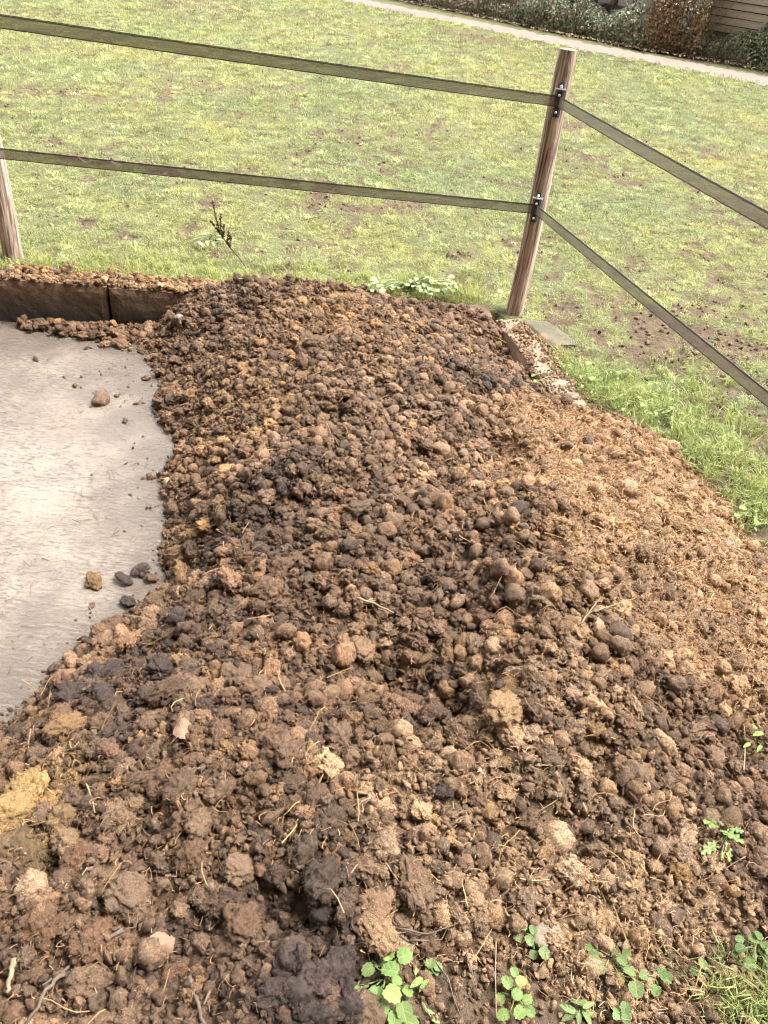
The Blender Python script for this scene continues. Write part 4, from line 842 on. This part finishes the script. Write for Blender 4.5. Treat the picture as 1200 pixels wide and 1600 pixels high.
clump = [(2,-44,.045,.05),(32,-36,.042,.045),(6,-16,.048,.058),(-28,-14,.036,.035),(-12,-32,.036,.03),(20,2,.03,.03),(-36,8,.032,.02),(-14,24,.036,.04),(12,26,.048,.06),(-6,48,.044,.045),(-36,42,.034,.03),(30,52,.046,.05),(14,66,.042,.045),(-22,66,.036,.03),(36,20,.03,.025),(-44,22,.03,.02),(42,70,.04,.03)]
weed('balm_plant', 'bushiest bright green plant with scalloped leaves at the bottom edge', 'plant', 602, 1530, clump, CREN, GR, group='young scalloped-leaf plants at the heap foot')
weed('balm_plant', 'small seedling with two wilted hanging leaves right of the bushiest green plant', 'plant', 652, 1552, [(-4,-14,.04,.03),(8,-10,.036,.028),(-2,-36,.018,.035),(22,30,.024,.01),(30,44,.026,.012)], LANCE, (.2,.27,.10), group='young scalloped-leaf plants at the heap foot')
weed('balm_plant', 'small seedling with few leaves just below the tangle of dry stems', 'plant', 676, 1512, ring(5, 14, .026, .01, .03), CREN, GB, group='young scalloped-leaf plants at the heap foot')
weed('balm_plant', 'row of small round green leaves beside the pale stone chip', 'plant', 832, 1462, [(-26,-28,.026,.02),(-18,-14,.03,.03),(-24,4,.026,.02),(0,-10,.028,.03),(-4,8,.03,.03),(14,16,.026,.02),(2,30,.024,.02),(20,28,.034,.03),(10,-24,.022,.02)], CREN, GB, group='young scalloped-leaf plants at the heap foot')
weed('balm_plant', 'upright green seedling with stacked leaves at the bottom edge beside a straw', 'plant', 803, 1560, [(14,-28,.036,.05),(-12,-26,.034,.04),(0,-42,.026,.04),(6,-6,.03,.04),(-22,2,.03,.02),(22,2,.028,.03),(-18,26,.034,.03),(8,24,.036,.04),(26,22,.028,.02)], CREN, GR, group='young scalloped-leaf plants at the heap foot')
weed('balm_plant', 'trailing green plant between two dark clods at the bottom right', 'plant', 950, 1498, [(-24,-4,.034,.03),(-16,14,.040,.03),(10,-16,.034,.02),(22,4,.03,.03),(34,22,.034,.02),(44,50,.042,.03),(20,30,.026,.02),(30,-8,.026,.02),(-30,-16,.026,.02)], CREN, GD, group='young scalloped-leaf plants at the heap foot')
weed('balm_plant', 'pale green seedling with pointed leaves at the lower edge below a dark clod', 'plant', 905, 1580, ring(7, 26, .038, .015, .04), LANCE, GB, group='young scalloped-leaf plants at the heap foot')
weed('balm_plant', 'small dark green plant right of the trailing green plant', 'plant', 1022, 1530, ring(7, 22, .03, .01, .03), CREN, GD, group='young scalloped-leaf plants at the heap foot')
weed('balm_plant', 'tiny seedling at the bottom edge under the trailing plant', 'plant', 972, 1585, ring(5, 14, .028, .01, .03), CREN, GB, group='young scalloped-leaf plants at the heap foot')
weed('clover_plant', 'round-leaved green plant against the right edge behind the grass tuft', 'plant', 1180, 1485, ring(11, 30, .030, .02, .05), ROUND, GD, group='round-leaved weeds')
weed('clover_plant', 'few small round leaves left of the grass tuft at bottom right', 'plant', 1098, 1515, ring(4, 14, .03, .01, .02), ROUND, GD, group='round-leaved weeds')
weed('dandelion', 'flattened plant with long toothed leaves on the trodden muck at right', 'plant', 1135, 1302, [(-20,-14,.085,.015),(14,8,.07,.02),(-28,24,.07,.012),(22,-6,.05,.02),(6,30,.06,.012),(-6,36,.03,.01)], LOBED, (.19,.27,.10), group=None)
weed('seedling', 'single bright green seedling beside a dry stalk at the right edge', 'plant', 1178, 1160, [(4,-12,.045,.05),(-12,4,.03,.04),(8,10,.035,.03),(0,-26,.022,.05)], LANCE, (.17,.29,.07))
B_ = at(640, 446, 0)
weed('ground_ivy', 'mat of pale blue-green round leaves behind the crest of the heap', 'plant', 640, 446, [(random.uniform(-72, 76), random.uniform(-14, 14), random.uniform(.03, .055), random.uniform(.05, .13)) for _ in range(75)], ROUND, (.22,.27,.14), .0016, None, B_)
for (px, py, nn_, lab) in ((880,585,12,'leafy weeds at the outer foot of the side wall near the flat stone'),(945,585,14,'leafy weeds in the grass strip below the lower tape'),(985,625,16,'pale-leaved weeds in the middle of the grass strip beside the heap'),(1050,640,14,'leafy weeds at the muddy edge of the grass strip'),(1180,805,12,'leafy weeds at the right edge where the heap ends')):
    weed('clover_plant', lab, 'plant', px, py, [(random.gauss(0, 26), random.gauss(0, 14), random.uniform(.025, .045), random.uniform(.03, .07)) for _ in range(nn_)], ROUND + LANCE, (.165,.22,.07), .0014, 'round-leaved weeds', at(px, py, 0))
weed('dock_rosette', 'small rosette of pale dock leaves beside the dried stalk', 'plant', 326, 374, ring(8, 24, .09, .02, .06, 0, .4), LANCE, (.2,.26,.14), .002, None, at(326, 374, 0))
weed('dock_rosette', 'bright green weed bunch far out in the paddock near the path', 'plant', 1045, 121, ring(14, 22, .18, .03, .09, 0, .3), LANCE, (.2,.26,.08), .003, None, at(1045, 121, 0))
# dried dock stalk
b = at(386, 420, 0); dk = thing('dried_dock', 'dried brown dock stalk leaning left with seed spikes', 'plant', b)
def sp(px, py): return atdist(px, py, b.y + .02) - b
path_ = [Vector((0, 0, 0)), sp(372, 401), sp(357, 383), sp(347, 370), sp(341, 355), sp(336, 335), sp(332, 314)]
m_ = MB(); m_.tube(path_, [.004, .004, .0035, .003, .003, .0025, .002], 6); obj('stalk', m_.mesh('stalk', M['seed']), dk)
for pts in ([sp(355,381), sp(356,370), sp(358,362)], [sp(358,386), sp(360,376), sp(360,366)], [sp(346,368), sp(338,357), sp(330,345)], [sp(346,366), sp(345,350), sp(345,334)], [sp(349,371), sp(350,360), sp(349,352)], path_[4:]):
    s_ = MB(); s_.tube(pts, .002, 5)
    for k in range(26):
        t_ = random.random() * (len(pts) - 1); i = min(int(t_), len(pts) - 2); p = pts[i].lerp(pts[i + 1], t_ - i) + Vector((random.gauss(0, .003), random.gauss(0, .003), random.gauss(0, .004)))
        s_.box(p, (.006, .006, .008), Matrix.Rotation(random.random() * 3, 3, (random.random(), random.random(), 1)), .002)
    obj('seed_spike', s_.mesh('seed_spike', M['seed']), dk)

# ---- loose clods on the slab
def loose(px, py, r_, me, label, colr, name='dung_clod', sq=.75, z=SLAB_Z):
    p = at(px, py, z + r_ * .45); o = obj(name, me, None, p, (random.uniform(-.3, .3), random.uniform(-.3, .3), random.uniform(0, 6))); o.scale = (r_, r_ * .9, r_ * sq); o['col'] = [float(c_) for c_ in colr]
    return tag(o, label, 'clod', 'loose clods on the wet slab')
loose(158, 622, .047, BALLS[1], 'largest lone dung ball lying on the wet slab', GREY * .85, 'dung_ball', .8)
loose(117, 602, .014, ROUGH[2], 'small ochre clod behind the lone dung ball on the slab', OCHRE * .8)
loose(100, 589, .009, CRUMB[1], 'tiny crumb left of the small ochre clod', BROWN)
loose(127, 588, .009, CRUMB[2], 'tiny crumb behind the small ochre clod', BROWN * .8)
loose(182, 618, .013, CRUMB[3], 'flat crumb just right of the lone dung ball', BROWN)
loose(214, 629, .016, CRUMB[4], 'flat flake of dung nearer the heap than the lone ball', BROWN * 1.2, sq=.3)
loose(195, 657, .016, CRUMB[5], 'dark flake in front of the lone dung ball', DARK * 2, sq=.35)
loose(228, 590, .022, ROUGH[3], 'lone clod at the edge of the heap near the wall', GREY)
loose(145, 908, .030, ROUGH[4], 'ochre clod lying alone on the slab in front', OCHRE * .6)
loose(200, 940, .026, ROUGH[5], 'dark wet clod nearest the heap on the slab', DARK * 1.1)
loose(143, 946, .014, CRUMB[6], 'small brown crumb left of the dark wet clod', BROWN)
loose(192, 903, .036, CHUNK[3], 'left lump of the dark wet muck cluster by the heap', DARK * 1.2, sq=.5)
loose(218, 890, .038, CHUNK[4], 'top lump of the dark wet muck cluster by the heap', DARK * 1.3, sq=.55)
loose(236, 902, .032, CHUNK[5], 'right lump of the dark wet muck cluster by the heap', BROWN * .8, sq=.6)
loose(247, 856, .010, CRUMB[7], 'black speck near the heap edge above the dark cluster', DARK)
n = 5000; x = rng.uniform(-2.4, -.55, n); y = rng.uniform(1.0, 3.7, n); hd = heap_smooth(x, y) - SLAB_Z; ok = (hd < .0) & (rng.random(n) < np.exp(hd / .035) * .9); x, y = x[ok], y[ok]; n = len(x); rr = rng.uniform(.002, .007, n) * np.where(rng.random(n) < .1, 2, 1)
sc_ = crumbs('slab_crumbs', None, (0, 0, 0), x, y, np.full(n, SLAB_Z) + rr * .4, rr, dung_colour(x, y)); sc_['label'] = 'small dung crumbs thinning out over the slab along the heap edge'; sc_['category'] = 'crumbs'
# fine litter stuck to the wet slab
n = 1500; x = rng.uniform(-2.6, -.75, n); y = rng.uniform(1.2, 3.7, n); ok = (heap_smooth(x, y) < SLAB_Z - .01) & (noise2(x * 3, y * 3) + .25 > rng.random(n) * .9); x, y = x[ok], y[ok]; n = len(x)
L = rng.uniform(.006, .028, n); wd = rng.uniform(.0012, .003, n) / .018
lt = scatter('slab_litter', None, np.c_[x, y, np.full(n, SLAB_Z + .003)], np.c_[np.zeros(n), np.zeros(n), rng.normal(.05, .5, n)], np.c_[L, wd, wd * .4], rng.integers(0, 6, n), np.where(rng.random(n)[:, None] < .5, BROWN * .7, DARK * 1.7), FIB)
lt['label'] = 'dark bits of straw and dung stuck to the wet slab'; lt['category'] = 'litter'

# ---- twigs, straws, dead leaves, stone chips
def twig(name, label, cat, pts, rad, mat, lift=.02, grp=None, n=6):
    W_ = [surf(a_, b_, lift) for a_, b_ in pts]; o_ = W_[0].copy(); W_ = [w - o_ for w in W_]; P = []
    for i in range(len(W_) - 1):
        for k in range(4): P.append(W_[i].lerp(W_[i + 1], k / 4) + Vector((random.gauss(0, rad * .3), random.gauss(0, rad * .3), random.gauss(0, rad * .3))))
    P.append(W_[-1]); m_ = MB(); m_.tube(P, [rad * (1 - .45 * i / len(P)) for i in range(len(P))], n)
    return tag(obj(name, m_.mesh(name, M[mat], True), None, o_), label, cat, grp)
twig('stick', 'pale peeled stick lying across the middle of the heap', 'stick', [(556,933),(585,943),(615,958)], .0038, 'straw', .035)
twig('twig', 'longer brown twig lying at bottom left', 'twig', [(192,1452),(150,1475),(110,1508),(66,1540)], .0042, 'twig', .02)
twig('twig', 'brown twig at bottom left running off the bottom edge', 'twig', [(100,1520),(72,1548),(40,1600)], .0045, 'twig', .03)
twig('wood_splinter', 'flat pale wood splinter upright at the left bottom edge', 'wood', [(22,1500),(16,1525),(10,1552)], .006, 'straw', .03)
twig('twig', 'forked grey twig at the bottom edge left of the dark clump', 'twig', [(298,1528),(308,1560),(320,1600)], .0048, 'twig', .02)
twig('twig', 'short grey side twig touching the forked twig', 'twig', [(328,1548),(318,1570)], .003, 'twig', .025)
for i, (pts, lab) in enumerate((([(620,1450),(668,1460),(720,1440)], 'dry stem arching over the green seedlings'), ([(625,1463),(668,1484),(700,1530),(720,1590)], 'long dry stem curving down right of the bushiest plant'), ([(640,1470),(690,1468),(712,1420)], 'dry stem crossing the arching stem'), ([(735,1520),(728,1490),(745,1545)], 'bent dry stem left of the upright straw'), ([(600,1345),(625,1380)], 'pale curled stem on the heap face above the seedlings'), ([(545,1370),(560,1350)], 'short dark stem beside the big pale clod'))):
    twig('dry_stalk', lab, 'dry stalk', pts, .0022, 'twig' if i < 4 else 'straw', .02, 'dry stalks on the heap')
STR = [([(905,978),(925,950),(938,935)], 'thickest of the pale straws crossing on the right face'), ([(918,958),(930,955),(992,935)], 'thin straw crossing the thickest pale straw'), ([(836,1196),(860,1196),(878,1197)], 'short level straw on the right shoulder'), ([(1162,1205),(1164,1170),(1163,1135)], 'upright dry stalk at the right edge beside the green seedling'), ([(775,1470),(774,1530),(776,1590)], 'long upright straw at the bottom edge'), ([(1128,1360),(1165,1338)], 'pale straw lying by the toothed-leaf plant'), ([(415,1045),(412,1075),(418,1095)], 'straw standing in the middle left of the heap'), ([(462,1285),(480,1262),(500,1258)], 'bent straw on the heap above the dark clump'), ([(510,660),(522,690),(530,708)], 'thin straw in the upper middle of the heap'), ([(440,590),(480,565),(520,555)], 'yellow straw curving across the upper heap'), ([(1095,1047),(1120,1047)], 'short pale straw on the lower right face'), ([(75,1105),(77,1090),(80,1072)], 'straw standing at the slab edge by the dark clump'), ([(135,940),(142,952),(150,966)], 'straw lying on the slab beside the dark clump'), ([(130,1215),(143,1245),(148,1270)], 'pale stalk right of the yellowish clump'), ([(880,735),(900,750),(915,762)], 'thin straw on the ochre shoulder'), ([(1030,835),(1040,860),(1060,880)], 'straw on the ochre slope at right')]
for pts, lab in STR: twig('straw', lab, 'straw', pts, .0024 if 'thick' in lab or 'stalk' in lab else .0015, 'straw', .026, 'straws on the heap', 5)
DL = [leafmesh('dead_leaf', 'dead', i) for i in range(4)]
for px, py, L, lab, rz in ((250,1475,.056,'pinkish brown dead leaf lying flat at bottom left',.5),(285,1140,.052,'small pink-brown dead leaf left of the middle of the heap',2.2),(1058,1428,.04,'dark curled dead leaf on the trodden muck at right',1.0)):
    p = surf(px, py, .026); o = obj('dead_leaf', DL[int(L * 1000) % 4], None, p - Vector((math.cos(rz), math.sin(rz), 0)) * L * .5, (random.gauss(0, .2), random.gauss(0, .2), rz)); o.scale = (L, L, L); o['col'] = [.20, .125, .085] if 'dark' not in lab else [.07, .04, .03]; tag(o, lab, 'leaf', 'dead leaves on the heap')
def chip(seed, dims):
    bm = bmesh.new(); bmesh.ops.create_icosphere(bm, subdivisions=3, radius=1)
    for v in bm.verts:
        c_ = v.co.copy(); v.co = Vector([math.copysign(abs(q) ** .7, q) for q in c_]); v.co += mnoise.noise_vector(c_ * 1.6 + Vector((seed * 9, 1, 2))) * .32 + mnoise.noise_vector(c_ * 6 + Vector((seed, 0, 0))) * .08; v.co = Vector((v.co.x * dims[0], v.co.y * dims[1], v.co.z * dims[2]))
    me = bpy.data.meshes.new('chip'); bm.to_mesh(me); bm.free(); me.materials.append(M['pale']); me.polygons.foreach_set('use_smooth', [True] * len(me.polygons)); return me
for i, (px, py, d_, lab) in enumerate(((852,1460,(.026,.036,.014),'pale stone chip beside the row of small green leaves'),(1143,853,(.026,.016,.010),'pale chip at the foot of the ochre slope'),(280,497,(.022,.022,.018),'pale fragment at the top left corner of the heap'),)):
    p = surf(px, py, .016); tag(obj('stone_chip', chip(i, d_), None, p, (0, 0, random.random() * 6)), lab, 'chip', 'pale chips and fragments')
# flat stone by the corner post
p = at(858, 527, .0); bm = bmesh.new(); bmesh.ops.create_icosphere(bm, subdivisions=4, radius=1)
for v in bm.verts:
    c_ = v.co.copy(); v.co = Vector([math.copysign(abs(q) ** .55, q) for q in c_]); v.co += mnoise.noise_vector(c_ * 1.3 + Vector((4, 1, 2))) * .22 + mnoise.noise_vector(c_ * 7) * .04; v.co = Vector((v.co.x * .17, v.co.y * .085, v.co.z * .03))
me = bpy.data.meshes.new('flat_stone'); bm.to_mesh(me); bm.free(); me.materials.append(M['slabstone']); me.polygons.foreach_set('use_smooth', [True] * len(me.polygons))
tag(obj('flat_stone', me, None, p, (0, 0, -1.05)), 'flat mossy stone with an orange broken edge in the grass beside the corner post', 'stone')
